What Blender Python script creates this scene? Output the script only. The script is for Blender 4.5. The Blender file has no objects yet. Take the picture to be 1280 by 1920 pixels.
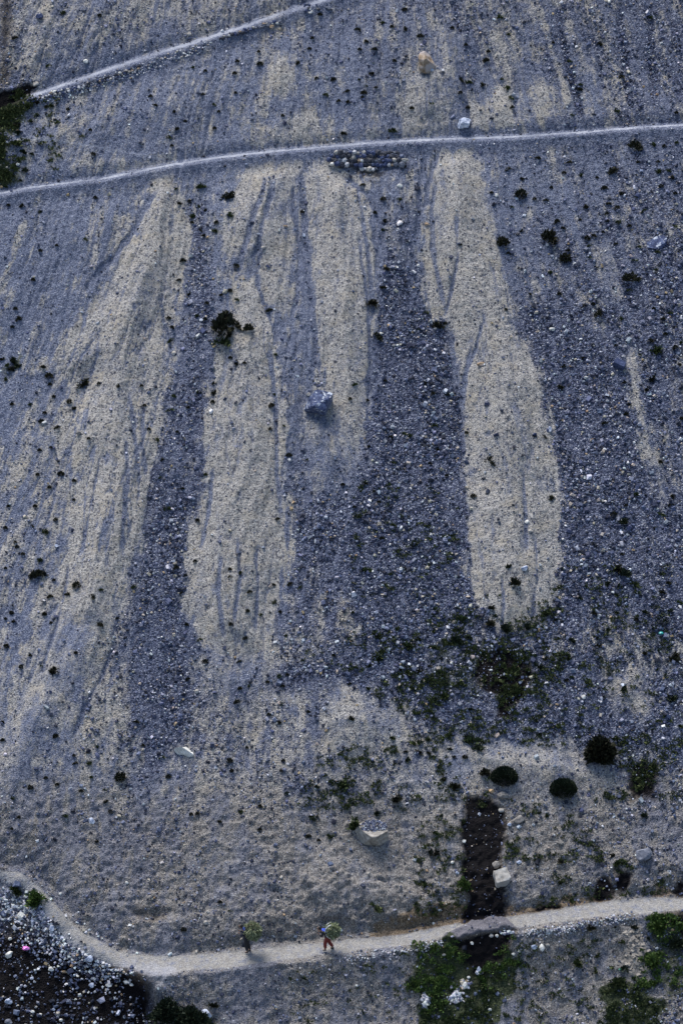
import bpy, bmesh, math, random
import numpy as np
from mathutils import Vector, Matrix
S = bpy.context.scene
COL = S.collection
rad = math.radians

# ------------------------------------------------------------------ camera
PITCH, DIST, FPX = rad(25.0), 215.0, 7200.0
FWD = np.array([0.0, math.cos(PITCH), -math.sin(PITCH)])
RGT = np.array([1.0, 0.0, 0.0])
UPV = np.array([0.0, math.sin(PITCH), math.cos(PITCH)])
CAM = -FWD * DIST
cam_data = bpy.data.cameras.new('camera')
cam = bpy.data.objects.new('camera', cam_data)
COL.objects.link(cam)
cam.location = CAM.tolist()
cam.rotation_euler = (rad(90) - PITCH, 0, 0)
cam_data.sensor_fit = 'VERTICAL'
cam_data.angle_y = 2 * math.atan(960.0 / FPX)
cam_data.clip_start = 1.0
cam_data.clip_end = 4000.0
S.camera = cam

# ------------------------------------------------------------------ light
SUN_EL, SUN_AZ = rad(60), rad(-28)      # azimuth from +Y (up-slope), negative = to the left
world = bpy.data.worlds.new('World')
S.world = world
world.use_nodes = True
wn, wl = world.node_tree.nodes, world.node_tree.links
bg = wn.get('Background') or wn.new('ShaderNodeBackground')
sky = wn.new('ShaderNodeTexSky')
sky.sky_type = 'NISHITA'
sky.sun_disc = False
sky.sun_elevation = SUN_EL
sky.sun_rotation = SUN_AZ
wl.new(sky.outputs[0], bg.inputs[0])
bg.inputs[1].default_value = 0.05
sun_d = bpy.data.lights.new('sun', 'SUN')
sun_d.energy = 1.5
sun_d.angle = rad(34)
sun_d.color = (1.0, 0.965, 0.92)
sun = bpy.data.objects.new('sun', sun_d)
COL.objects.link(sun)
sdir = Vector((math.sin(SUN_AZ) * math.cos(SUN_EL), math.cos(SUN_AZ) * math.cos(SUN_EL), math.sin(SUN_EL)))
sun.rotation_euler = sdir.to_track_quat('Z', 'Y').to_euler()
sun.location = (0, 0, 60)
S.view_settings.view_transform = 'Standard'
S.view_settings.look = 'None'
S.view_settings.gamma = 1
S.view_settings.exposure = 1.98
S.view_settings.use_curve_mapping = False

# ------------------------------------------------------------------ slope coordinates
# u runs along the hill, v up the fall line, h out of the slope (all metres)
TH = rad(37.0)
VD = np.array([0.0, math.cos(TH), math.sin(TH)])
NN = np.array([0.0, -math.sin(TH), math.cos(TH)])

def pix2uv(px, py, h=0.0):
    """where the line of sight through a measured photo point meets the slope"""
    px = np.asarray(px, float); py = np.asarray(py, float)
    a = (px - 640.0) / FPX; b = (960.0 - py) / FPX
    R = FWD + a[..., None] * RGT + b[..., None] * UPV
    t = (h - CAM @ NN) / (R @ NN)
    P = CAM + t[..., None] * R
    return P[..., 0], (P - h[..., None] * NN if isinstance(h, np.ndarray) else P - h * NN) @ VD

def uv2pix(u, v):
    P = u[..., None] * RGT + v[..., None] * VD - CAM
    d = P @ FWD
    return 640 + FPX * (P @ RGT) / d, 960 - FPX * (P @ UPV) / d

def world_of(u, v, h):
    u = np.asarray(u, float); v = np.asarray(v, float); h = np.asarray(h, float)
    return u[..., None] * RGT + v[..., None] * VD + h[..., None] * NN

def pts(seq):
    a = np.array(seq, float)
    u, v = pix2uv(a[:, 0], a[:, 1])
    return np.stack([u, v], 1)

# ------------------------------------------------------------------ noise
def _hash(ix, iy, seed):
    h = (ix.astype(np.int64) * 374761393 + iy.astype(np.int64) * 668265263 + seed * 974634777) & 0xFFFFFFFF
    h = ((h ^ (h >> 13)) * 1274126177) & 0xFFFFFFFF
    h = (h ^ (h >> 16)) & 0xFFFFFFFF
    return h.astype(np.float64) / 4294967295.0

def vnoise(x, y, seed=0):
    x0 = np.floor(x); y0 = np.floor(y)
    fx = x - x0; fy = y - y0
    fx = fx * fx * fx * (fx * (fx * 6 - 15) + 10); fy = fy * fy * fy * (fy * (fy * 6 - 15) + 10)
    a = _hash(x0, y0, seed); b = _hash(x0 + 1, y0, seed)
    c = _hash(x0, y0 + 1, seed); d = _hash(x0 + 1, y0 + 1, seed)
    return (a + (b - a) * fx) * (1 - fy) + (c + (d - c) * fx) * fy

def fbm(x, y, oct=4, seed=0, gain=0.5):
    s = 0.0; amp = 1.0; tot = 0.0
    for k in range(oct):
        s = s + amp * (vnoise(x + 17.3 * k, y - 9.1 * k, seed + k) - 0.5)
        tot += amp * 0.5; amp *= gain; x = x * 2.03; y = y * 2.03
    return s / tot            # about -1..1 (mostly -.6...6)

def sstep(a, b, x):
    t = np.clip((x - a) / (b - a), 0, 1)
    return t * t * (3 - 2 * t)

def poly_sd(u, v, P, margin=3.0):
    """signed distance in metres to a polygon, positive inside"""
    out = np.full(u.shape, -margin)
    m = (u > P[:, 0].min() - margin) & (u < P[:, 0].max() + margin) & (v > P[:, 1].min() - margin) & (v < P[:, 1].max() + margin)
    x = u[m]; y = v[m]
    if x.size == 0: return out
    d2 = np.full(x.shape, 1e9); ins = np.zeros(x.shape, bool)
    n = len(P)
    for i in range(n):
        ax, ay = P[i]; bx, by = P[(i + 1) % n]
        ex, ey = bx - ax, by - ay
        t = np.clip(((x - ax) * ex + (y - ay) * ey) / (ex * ex + ey * ey + 1e-12), 0, 1)
        dx = x - ax - t * ex; dy = y - ay - t * ey
        d2 = np.minimum(d2, dx * dx + dy * dy)
        c = (ay > y) != (by > y)
        if c.any():
            xi = ax + (y - ay) / (by - ay + 1e-12) * ex
            ins ^= c & (x < xi)
    d = np.sqrt(d2)
    out[m] = np.where(ins, d, -d)
    return out

def line_d(u, v, P, margin=4.0):
    """unsigned distance to a polyline, signed side offset (v above line) and the parameter 0..1"""
    out = np.full(u.shape, margin); side = np.zeros(u.shape); par = np.zeros(u.shape)
    m = (u > P[:, 0].min() - margin) & (u < P[:, 0].max() + margin) & (v > P[:, 1].min() - margin) & (v < P[:, 1].max() + margin)
    x = u[m]; y = v[m]
    if x.size == 0: return out, side, par
    d2 = np.full(x.shape, margin * margin); sd = np.zeros(x.shape); pp = np.zeros(x.shape)
    n = len(P) - 1
    for i in range(n):
        ax, ay = P[i]; bx, by = P[i + 1]
        ex, ey = bx - ax, by - ay
        L = math.hypot(ex, ey)
        t = np.clip(((x - ax) * ex + (y - ay) * ey) / (L * L + 1e-12), 0, 1)
        dx = x - ax - t * ex; dy = y - ay - t * ey
        q = dx * dx + dy * dy
        k = q < d2
        d2 = np.where(k, q, d2)
        sd = np.where(k, np.sign((ex * (y - ay) - ey * (x - ax))), sd)
        pp = np.where(k, (i + t) / n, pp)
    out[m] = np.sqrt(d2); side[m] = sd * np.sqrt(d2); par[m] = pp
    return out, side, par

def grid_field(rows):
    """coarse survey of the hillside: values at a 9 x 13 lattice of measured points, smoothly filled in"""
    G = np.array(rows, float)
    def f(px, py):
        gx = np.clip(px / 160.0, 0, 7.999); gy = np.clip(py / 160.0, 0, 11.999)
        ix = gx.astype(int); iy = gy.astype(int); fx = gx - ix; fy = gy - iy
        fx = fx * fx * (3 - 2 * fx); fy = fy * fy * (3 - 2 * fy)
        return (G[iy, ix] * (1 - fx) + G[iy, ix + 1] * fx) * (1 - fy) + (G[iy + 1, ix] * (1 - fx) + G[iy + 1, ix + 1] * fx) * fy
    return f

TAN_BASE = grid_field([
 [.50,.50,.55,.50,.30,.42,.42,.40,.30],
 [.45,.32,.30,.28,.30,.42,.45,.38,.30],
 [.38,.38,.30,.40,.40,.35,.28,.22,.20],
 [.26,.26,.42,.40,.30,.25,.20,.30,.30],
 [.30,.36,.35,.30,.32,.08,.10,.25,.35],
 [.38,.46,.30,.28,.32,.08,.10,.30,.30],
 [.44,.50,.18,.26,.38,.16,.14,.32,.34],
 [.50,.54,.26,.36,.40,.22,.16,.36,.38],
 [.56,.56,.34,.52,.50,.32,.20,.48,.42],
 [.65,.60,.48,.52,.56,.52,.55,.50,.35],
 [.46,.34,.42,.58,.82,.70,.62,.52,.50],
 [.45,.50,.50,.52,.62,.60,.60,.55,.52],
 [.40,.40,.42,.45,.48,.40,.42,.50,.50]])
COARSE_BASE = grid_field([
 [.35,.35,.35,.35,.35,.50,.45,.55,.65],
 [.60,.18,.15,.15,.15,.30,.30,.45,.60],
 [.30,.12,.12,.12,.18,.20,.20,.35,.55],
 [.20,.10,.30,.20,.25,.45,.30,.50,.75],
 [.18,.10,.50,.25,.25,.90,.75,.80,.80],
 [.15,.10,.60,.30,.40,1.0,1.0,.90,.75],
 [.15,.15,.80,.50,.60,1.0,1.0,.90,.80],
 [.18,.15,.80,.40,.75,1.0,1.0,.90,.85],
 [.20,.25,.75,.50,.60,.90,1.0,.70,.80],
 [.20,.30,.50,.45,.60,.40,.45,.55,.75],
 [.50,.25,.35,.35,.25,.25,.25,.45,.50],
 [.70,.45,.25,.25,.25,.25,.25,.35,.50],
 [1.0,1.0,.45,.35,.30,.40,.30,.40,.70]])

# tan tongues of fine sediment: outline, strength, edge softness (m), edge raggedness (m)
FANS = [
 ([(288,328),(326,322),(344,360),(352,400),(352,450),(338,520),(328,580),(318,620),(330,665),(325,700),(305,745),(302,800),(288,870),(274,950),(264,1010),(244,1060),(228,1120),(208,1180),(170,1200),(110,1180),(114,1080),(128,980),(134,900),(128,820),(140,760),(150,715),(110,690),(125,640),(160,585),(195,545),(225,480),(250,410),(270,360)], 1.0, .4, .30),
 ([(210,1150),(185,1250),(140,1330),(90,1420),(40,1500),(-20,1500),(-20,1400),(60,1280),(110,1150)], .62, .9, .7),
 ([(445,545),(478,520),(500,590),(520,650),(514,710),(528,790),(532,860),(536,940),(541,1000),(542,1060),(528,1110),(508,1180),(503,1228),(470,1232),(440,1225),(385,1212),(360,1172),(343,1110),(352,1040),(364,960),(386,880),(394,800),(405,720),(415,650),(432,600)], 1.0, .25, .22),
 ([(450,330),(480,312),(515,305),(560,303),(562,360),(556,430),(552,500),(545,570),(530,610),(512,590),(490,540),(480,500),(448,495),(430,440),(440,380)], .82, .45, .35),
 ([(582,305),(610,312),(660,330),(690,348),(700,400),(706,480),(702,570),(696,650),(690,740),(680,820),(668,870),(648,885),(630,800),(612,720),(594,640),(588,570),(578,480),(562,400),(572,330)], .95, .22, .2),
 ([(560,800),(620,790),(685,850),(645,920),(600,935),(568,890)], .50, .5, .5),
 ([(820,282),(892,277),(908,340),(922,420),(940,500),(956,570),(966,620),(992,668),(1016,705),(1022,760),(1036,800),(1036,870),(1046,950),(1046,1050),(1034,1110),(1010,1160),(978,1182),(930,1172),(902,1130),(882,1080),(876,1000),(875,900),(866,820),(862,740),(852,680),(830,610),(806,560),(792,480),(794,400),(806,330)], 1.0, .45, .25),
 ([(1176,645),(1192,660),(1204,700),(1214,760),(1226,868),(1216,868),(1200,820),(1190,760),(1180,700)], .8, .3, .2),
 ([(516,118),(536,112),(546,140),(545,170),(525,188),(510,175),(506,145)], 1.1, .35, .12),
 ([(545,225),(585,212),(598,240),(592,260),(550,262)], 1.05, .35, .12),
 ([(490,235),(530,210),(538,240),(530,262),(480,262)], .6, .4, .3),
 ([(765,150),(845,110),(850,170),(858,235),(840,248),(765,245),(752,200)], .88, .5, .3),
 ([(880,195),(912,190),(920,225),(915,238),(885,238)], .95, .3, .1),
 ([(925,175),(945,160),(962,205),(958,232),(935,238),(922,215)], 1.1, .3, .1),
 ([(972,180),(1000,180),(1000,215),(975,220)], .6, .3, .2),
 ([(1003,165),(1022,165),(1028,215),(1012,226),(1002,205)], 1.05, .3, .1),
 ([(1048,150),(1066,155),(1072,208),(1056,214)], .7, .3, .2),
 ([(1090,170),(1110,175),(1112,205),(1095,208)], .6, .3, .2),
 ([(640,1290),(700,1300),(755,1335),(750,1400),(660,1420),(600,1360)], .72, .6, .5),
 ([(1140,1250),(1205,1235),(1215,1300),(1190,1345),(1150,1330)], .62, .5, .4),
 ([(390,1225),(510,1232),(510,1300),(450,1330),(390,1300)], .5, .8, .6),
 ([(190,305),(330,290),(330,308),(200,328)], .7, .35, .3),
 ([(60,20),(100,10),(110,110),(50,130)], .7, .6, .4),
 ([(850,1380),(1060,1395),(1180,1440),(1160,1500),(960,1480),(860,1450)], .68, .5, .5),
 ([(560,1560),(660,1570),(740,1640),(730,1720),(560,1700)], .75, .8, .6),
 ([(1165,1745),(1200,1745),(1215,1810),(1195,1830),(1160,1815)], .9, .25, .2),
 ([(1120,455),(1150,450),(1160,560),(1140,575)], .5, .35, .2),
 ([(700,395),(735,400),(755,450),(762,500),(745,480),(715,455)], .6, .4, .3),
 ([(300,860),(345,850),(352,900),(325,955),(305,930)], .35, .4, .3)]

# chutes filled with loose dark slate gravel: outline, coarse amount
CHUTES = [
 ([(350,370),(385,380),(398,490),(405,560),(400,640),(388,760),(378,880),(358,980),(342,1060),(340,1120),(350,1190),(372,1280),(340,1390),(290,1480),(250,1470),(252,1320),(232,1240),(240,1150),(262,1050),(276,960),(292,870),(305,770),(330,690),(336,600)], .75),
 ([(712,410),(760,400),(790,520),(805,570),(830,620),(850,690),(860,760),(866,860),(874,960),(876,1060),(895,1130),(860,1180),(780,1190),(700,1180),(640,1100),(560,1050),(545,980),(580,930),(650,920),(690,860),(700,740)], .95),
 ([(500,1250),(620,1225),(700,1195),(790,1250),(900,1290),(960,1340),(1000,1280),(1090,1230),(1180,1330),(1290,1360),(1290,1420),(1160,1400),(1050,1388),(960,1392),(870,1360),(790,1345),(740,1302),(640,1282),(560,1300),(510,1300)], 1.0),
 ([(960,600),(1060,560),(1160,640),(1180,760),(1195,860),(1230,960),(1290,960),(1290,1200),(1140,1140),(1060,1100),(1050,1000),(1045,880),(1038,790),(1018,700)], .9)]
# narrow lines of stones or bluish silt that cross the tan ground: points, half width px, coarse amount
RILLS = [
 ([(566,318),(570,400),(574,480),(582,560),(592,640),(594,720)], 7, .3),
 ([(548,330),(552,400),(560,440),(562,500),(556,560),(545,620)], 4, .2),
 ([(500,325),(492,370),(478,410),(466,450),(452,490),(440,530)], 6, .25),
 ([(515,330),(506,380),(492,430),(484,470),(470,500)], 5, .2),
 ([(480,505),(486,550),(500,585),(512,620),(520,660)], 4, .2),
 ([(668,345),(678,400),(685,460),(692,520)], 3, .1),
 ([(672,440),(680,510),(690,580),(694,650),(690,720),(694,780)], 4, .15),
 ([(698,400),(704,460),(708,520)], 5, .2),
 ([(858,400),(855,440),(858,490),(850,530),(840,570),(830,600)], 4, .15),
 ([(905,580),(905,610),(896,640),(888,660),(875,690),(868,730),(862,780)], 5, .15),
 ([(800,285),(790,330),(783,370),(785,420),(780,460)], 5, .2),
 ([(822,285),(810,320),(800,360),(795,400)], 6, .2),
 ([(640,330),(662,345),(690,370),(705,400),(716,440),(716,480)], 7, .3),
 ([(980,880),(984,960),(986,1040)], 4, .1),
 ([(818,330),(808,400),(812,470),(822,530),(838,590)], 5, .15),
 ([(842,600),(850,680),(860,740),(866,800),(868,880)], 7, .2),
 ([(884,640),(872,700),(866,760)], 5, .1),
 ([(1002,1000),(1006,1090),(996,1170)], 4, .1),
 ([(940,1080),(944,1130),(940,1180)], 4, .1),
 ([(676,400),(688,470),(696,540),(698,620)], 5, .15),
 ([(270,760),(268,840),(276,900)], 5, .15),
 ([(236,820),(240,900),(234,980),(228,1060)], 5, .15),
 ([(400,880),(392,960),(376,1040)], 4, .1),
 ([(505,640),(512,720),(518,800),(520,900),(528,1000)], 5, .15),
 ([(415,1040),(410,1120),(420,1200)], 5, .1),
 ([(240,740),(250,790),(256,840),(262,900),(258,960)], 4, .15),
 ([(300,555),(308,600),(318,640),(322,680)], 4, .15),
 ([(300,350),(275,390),(255,430),(225,470),(180,520),(150,560)], 7, .15),
 ([(220,1200),(190,1270),(160,1330),(130,1400)], 4, .1),
 ([(130,1050),(120,1120),(100,1200),(75,1280)], 3, .1),
 ([(190,860),(170,960),(150,1060)], 3, .1),
 ([(445,1010),(450,1090),(440,1180)], 4, .1),
 ([(480,1030),(484,1100),(478,1190)], 3, .1),
 ([(1042,0),(1052,60),(1066,120),(1078,170),(1095,240)], 8, 1.0),
 ([(1162,0),(1168,80),(1176,150),(1184,215)], 9, 1.0),
 ([(1214,0),(1220,60),(1224,130),(1230,215)], 10, 1.0),
 ([(1105,60),(1120,100),(1130,170)], 6, .6),
 ([(850,0),(856,30),(866,70)], 8, .9),
 ([(862,110),(868,170),(876,215),(880,245)], 7, .4),
 ([(965,130),(968,180),(966,225)], 5, .3),
 ([(1135,400),(1160,480),(1180,560),(1230,640),(1255,740)], 9, .9),
 ([(1240,440),(1262,520),(1275,620)], 12, 1.0)]

TRAILS = {
 'upper': [(18,200),(30,193),(60,180),(120,160),(200,132),(280,105),(360,81),(440,55),(520,28),(600,2),(680,-30),(760,-60),(900,-110)],
 'middle': [(-260,392),(-60,372),(0,363),(60,352),(130,343),(200,334),(260,322),(330,308),(400,297),(500,285),(600,276),(700,268),(800,263),(880,260),(960,256),(1050,250),(1130,244),(1200,238),(1280,233),(1350,228),(1560,215)],
 'lower': [(-260,1560),(-40,1630),(0,1640),(35,1644),(70,1668),(100,1706),(130,1746),(170,1772),(215,1795),(290,1809),(400,1802),(520,1787),(640,1775),(760,1761),(830,1746),(950,1730),(1050,1716),(1150,1702),(1290,1694),(1350,1690),(1560,1668)],
 'faint': [(35,262),(80,264),(120,268),(200,280),(260,290),(330,303)]}
# half width (m) of the trodden tread, along the line
TREAD = {'upper': (.15, .20), 'middle': (.10, .12), 'lower': (.42, .62), 'faint': (.12, .12)}

APEX_U, APEX_V = 0.3, 88.0
def flow(u, v):
    """coordinates that follow the lines along which debris runs down the slope"""
    r = APEX_V - v
    w = (u - APEX_U) / r * 75.0
    # debris does not run dead straight: bend the lines a little
    w = w + fbm(w * .22, r * .06, 3, 401) * .9 + fbm(w * .7, r * .22, 2, 402) * .28
    return w, r

SEEPS_AND_SHADE = [ # wet soil, other dark ground and painted shade: outline, softness, strength
 ([(880,1497),(925,1492),(945,1520),(944,1580),(938,1640),(950,1700),(952,1745),(870,1745),(880,1690),(868,1620),(866,1540)], .45, .97),
 ([(905,1225),(950,1212),(985,1235),(1000,1270),(985,1300),(958,1322),(955,1350),(935,1345),(930,1305),(905,1290),(890,1260)], .35, .9),
 ([(1112,1655),(1128,1640),(1150,1650),(1158,1628),(1185,1640),(1176,1662),(1150,1668),(1140,1695),(1122,1700),(1108,1685)], .3, .75),
 ([(975,1705),(1050,1690),(1060,1705),(985,1722)], .2, .85),
 ([(1268,1650),(1290,1650),(1290,1700),(1260,1705)], .3, .8),
 ([(1240,1712),(1290,1690),(1290,1760),(1250,1740)], .3, .6),
 ([(1178,1425),(1230,1428),(1225,1490),(1185,1492)], .4, .75),
 ([(-30,1735),(40,1740),(120,1765),(180,1795),(240,1815),(278,1850),(284,1890),(310,1960),(-30,1960)], .9, .97),
 ([(0,1690),(60,1720),(100,1745),(60,1780),(0,1760)], .6, .6),
 ([(-30,175),(30,165),(75,152),(60,172),(30,195),(-30,215)], .2, .9),  # dark rock ledge
 ([(0,0),(25,0),(15,160),(0,170)], .5, .55),  # darker strip along the left edge
 ([(845,1760),(965,1745),(940,1790),(900,1830),(870,1800)], .5, .85),
 ([(640,310),(700,305),(715,325),(690,330),(665,325)], .2, .5),  # shade at the dry stone wall, painted into the ground colour
 ([(245,1705),(305,1700),(312,1722),(270,1730)], .2, .3)]  # shade in the hollow under the earth overhang, painted dark
GREENS = [ # low green growth between the stones: outline, strength
 ([(770,1775),(850,1770),(890,1800),(950,1780),(965,1830),(930,1920),(920,1960),(770,1960),(780,1850)], .95),
 ([(-20,190),(45,180),(55,205),(30,260),(15,300),(45,340),(-20,350)], .85),
 ([(1130,1850),(1200,1835),(1240,1880),(1250,1960),(1120,1960)], .8),
 ([(1205,1740),(1290,1715),(1290,1900),(1220,1850)], .6),
 ([(735,1245),(790,1240),(800,1300),(750,1300)], .5),
 ([(900,1200),(960,1195),(1000,1230),(1000,1300),(940,1310),(985,1280),(960,1222),(900,1240)], .7),
 ([(830,1180),(890,1185),(880,1215),(835,1220)], .6),
 ([(0,665),(40,665),(35,720),(0,725)], .5),
 ([(815,1530),(870,1520),(860,1700),(790,1660),(800,1590)], .3),
 ([(930,1530),(1080,1500),(1090,1580),(960,1640)], .22),
 ([(790,1185),(900,1195),(905,1320),(780,1325)], .5),
 ([(950,1350),(1060,1330),(1000,1400),(900,1370)], .4),
 ([(1140,1390),(1240,1380),(1250,1470),(1150,1440)], .45)]
OCHRES = [
 ([(700,1728),(780,1705),(860,1685),(885,1700),(885,1738),(830,1748),(740,1762),(690,1762)], 1.0),
 ([(945,1700),(1000,1690),(1090,1672),(1180,1678),(1080,1712),(950,1734)], 1.0),
 ([(20,1788),(50,1800),(90,1815),(70,1820),(20,1800)], .9),
 ([(180,1795),(250,1810),(280,1845),(230,1840),(180,1815)], .8),
 ([(860,1640),(880,1600),(885,1700),(860,1720)], .5),
 ([(180,1545),(290,1540),(280,1680),(200,1660)], .35),
 ([(240,1690),(330,1690),(320,1730),(240,1740)], .25),
 ([(1230,1660),(1270,1660),(1265,1690),(1220,1690)], .7)]
PALES = [ # pale sandy or chalky deposits
 ([(20,1808),(60,1818),(90,1838),(70,1842),(25,1825)], .9),
 ([(0,1655),(40,1660),(75,1690),(110,1745),(150,1775),(90,1770),(30,1730),(0,1720)], .8),
 ([(218,1806),(330,1812),(318,1850),(285,1862),(250,1830)], .75),
 ([(930,1285),(945,1280),(945,1340),(930,1335)], .5),
 ([(700,1470),(800,1440),(900,1430),(880,1480),(780,1520)], .25)]

def features(u, v):
    """everything the hillside is at the points (u, v): returns masks and the height above the base slope"""
    px, py = uv2pix(u, v)
    w, r = flow(u, v)
    # edge wobble, stretched down the fall line
    wob = fbm(w * 1.1, r * 0.28, 4, 11) * 1.0
    wob2 = fbm(w * 3.6, r * 0.55, 3, 19) * 1.0
    streak = fbm(w * 2.0, r * 0.20, 4, 31, .66)
    streak_f = fbm(w * 6.0, r * 1.1, 3, 41, .65)
    mott = fbm(u * 1.7, v * 1.3, 4, 45, .68)
    patch = fbm(u * 0.55, v * 0.4, 4, 51)
    base = TAN_BASE(px, py)
    left = sstep(420, 120, px) * sstep(330, 420, py)
    T = base + streak * (0.36 + 0.26 * left) + streak_f * .20 + patch * .20 + mott * .34
    T = sstep(0.10, 0.90, T) * .9
    wisp = sstep(.18, .55, fbm(w * 3.4, r * .42, 4, 47, .68)) * sstep(-.5, .3, patch + mott * .5)
    wisp2 = sstep(.22, .5, fbm(w * 6.5, r * .7, 3, 49, .7)) * sstep(-.4, .3, fbm(u * .9, v * .5, 3, 53))
    T = np.clip(T + wisp * (.38 + .3 * left) + wisp2 * .36 - left * .08, 0, 1)
    rid = 1 - np.abs(fbm(w * 1.15, r * .11, 4, 411, .55)) * 1.0
    rid2 = 1 - np.abs(fbm(w * 2.3, r * .20, 3, 415, .55))
    rills = np.maximum(sstep(.93, .985, rid), .8 * sstep(.95, .99, rid2)) * sstep(-.35, .25, fbm(u * .35, v * .22, 3, 417))
    lift = np.zeros(u.shape)
    fanm = np.zeros(u.shape)
    for P, s, soft, rag in FANS:
        d = poly_sd(u, v, pts(P))
        d0 = d + wob * rag * 1.2 + patch * .3
        d = d + (wob * rag * 1.6) + wob2 * rag * 1.2 + mott * rag * 1.3 + streak * (.12 + rag * .9) + streak_f * .30 + wisp * .2 - rills * .2 + .12
        m = sstep(-soft, soft, d)
        inner = s + (streak * .34 + streak_f * .2 + patch * .24 + mott * .42) * (1.2 - s * .3) - .10
        T = T * (1 - m) + np.maximum(T * .35, np.clip(inner, 0, 1)) * m
        fanm = np.maximum(fanm, m * s)
        lift = np.maximum(lift, sstep(-.3, 2.6, d0) * s)
    upland = sstep(1420, 1250, py)
    T = T * (1 - (.55 + .35 * left) * rills * upland)
    C = COARSE_BASE(px, py)
    C = C * (0.75 + 0.5 * vnoise(w * .9, r * .25, 71)) + streak * .25 + wob2 * .12
    C = np.clip(C, 0, 1.1) * (1 - .9 * fanm) * (1 - .45 * np.clip(wisp + wisp2, 0, 1))
    for P, s in CHUTES:
        d = poly_sd(u, v, pts(P)) + wob * .5 + wob2 * .35
        m = sstep(-.9, .9, d + streak * .5) * (1 - .9 * fanm)
        C = np.maximum(C, m * s * (.8 + .35 * streak + .3 * patch))
        T = T * (1 - m * (.55 + .35 * s * s)) + (wisp + wisp2) * m * .34 * (1.5 - s)
    rl = np.zeros(u.shape)
    for P, hw, s in RILLS:
        d, _, par = line_d(u, v, pts(P), 2.0)
        d = d + wob2 * .10 + streak_f * .07
        hwm = hw * .031
        m = sstep(hwm * 1.25, hwm * .45, d) * sstep(-.02, .12, par) * sstep(1.02, .85, par)
        T = T * (1 - .8 * m)
        C = np.maximum(C, m * s)
        rl = np.maximum(rl, m)
    # trails
    dmin = np.full(u.shape, 9.0); path = np.zeros(u.shape); berm = np.zeros(u.shape); h_bench = np.zeros(u.shape); ids = np.zeros(u.shape, int)
    for k, (name, P) in enumerate(TRAILS.items()):
        L = pts(P)
        d, side, par = line_d(u, v, L, 6.0)
        a, b = TREAD[name]
        hw = a + (b - a) * sstep(0.0, .35, par)
        if name == 'lower':
            hw = .30 + .26 * sstep(.22, .36, par) - .12 * sstep(.45, .62, par) + .12 * sstep(.7, .95, par)
        if name == 'upper':
            hw = hw * sstep(-.02, .05, par)
        dd = d + wob2 * .05 + streak_f * .03 + fbm(u * .8, v * .8, 3, 77 + k) * .12 * (1 if name == 'lower' else .35)
        m = sstep(hw * 1.4, hw * .55, dd)
        if name == 'middle' or name == 'upper':
            bw = .75
            bm = sstep(bw, bw * .4, np.abs(side + .28)) * (d < 5.9)
            berm = np.maximum(berm, bm * (.75 if name == 'middle' else .6))
            m = m * (.40 + .62 * vnoise(u * .9, v * .9, 5)) * (.8 if name == 'upper' else 1)
        if name == 'faint':
            m = m * .42
        path = np.maximum(path, m)
        if name == 'lower': dlow = d
        if name != 'faint': dmin = np.minimum(dmin, d)
        ids = np.where((m > .5) & (name != 'faint'), k + 1, ids)
        if name != 'faint':
            B = {'upper': .36, 'middle': .34, 'lower': .80}[name]
            t = np.tan(TH) * .72
            # flat tread, then a cut face above and a fill face below
            s_ = side
            inner = -np.clip(s_, -B, B) * t
            out_up = np.where(s_ > B, np.clip(1 - (s_ - B) / (B * 2.1), 0, 1) ** 1.4, 1)
            out_dn = np.where(s_ < -B, np.clip(1 - (-s_ - B) / (B * 2.6), 0, 1) ** 1.4, 1)
            h_bench = h_bench + inner * out_up * out_dn
    T = T * (1 - berm * .75)
    C = C * (1 - berm * .6) * (1 - path) 
    # wet or dark ground with painted shade, green, ochre, pale
    wet = np.zeros(u.shape); moss = np.zeros(u.shape); och = np.zeros(u.shape); pale = np.zeros(u.shape)
    for P, soft, s in SEEPS_AND_SHADE:
        d = poly_sd(u, v, pts(P)) + patch * .12 + fbm(u * 1.8, v * 1.3, 4, 88, .7) * .42
        wet = np.maximum(wet, sstep(-soft, soft, d) * s)
    for P, s in GREENS:
        d = poly_sd(u, v, pts(P)) + patch * .6 + fbm(u * 1.6, v * 1.6, 3, 91) * .6
        moss = np.maximum(moss, sstep(-.5, .5, d) * s)
    for P, s in OCHRES:
        d = poly_sd(u, v, pts(P)) + fbm(u * 2.0, v * 2.0, 3, 95) * .4
        och = np.maximum(och, sstep(-.3, .3, d) * s)
    for P, s in PALES:
        d = poly_sd(u, v, pts(P)) + fbm(u * 2.0, v * 2.0, 3, 97) * .4
        pale = np.maximum(pale, sstep(-.3, .4, d) * s)
    slump = sstep(-.15, .12, poly_sd(u, v, pts([(828,1764),(848,1744),(885,1724),(925,1715),(955,1722),(964,1744),(930,1752),(900,1758),(870,1768)])) + fbm(u * 2, v * 2, 3, 99) * .25)
    path = path * (1 - slump)
    wet = wet * (1 - path * .95) * (1 - .85 * slump)
    bed = sstep(-.8, .6, poly_sd(u, v, pts([(-900,1650),(0,1655),(45,1665),(95,1735),(160,1790),(230,1825),(290,1880),(330,2600),(-900,2600)]), 30.0) + patch * .3)
    C = np.maximum(C, bed * .9 * (1 - pale * .3))
    # ---- heights
    near = np.clip(path + .9 * berm + sstep(1.6, .5, dlow), 0, 1)
    nearw = sstep(4.5, 1.0, dmin)
    low = fbm(w * .16, r * .05, 3, 61) * .6 * (1 - .85 * nearw)
    lift = lift * (1 - .8 * sstep(2.2, .6, dmin))
    mid = fbm(w * .9, r * .16, 4, 62) * .15 * (1 - .9 * np.maximum(near, sstep(2.5, .7, dmin)))
    bank = sstep(1590, 1680, py) * sstep(1800, 1730, py) * sstep(120, 260, px)
    clod = fbm(u * 1.1, v * 1.3, 4, 64, .6)
    earth = sstep(1400, 1560, py) * (1 - bed)
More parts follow.
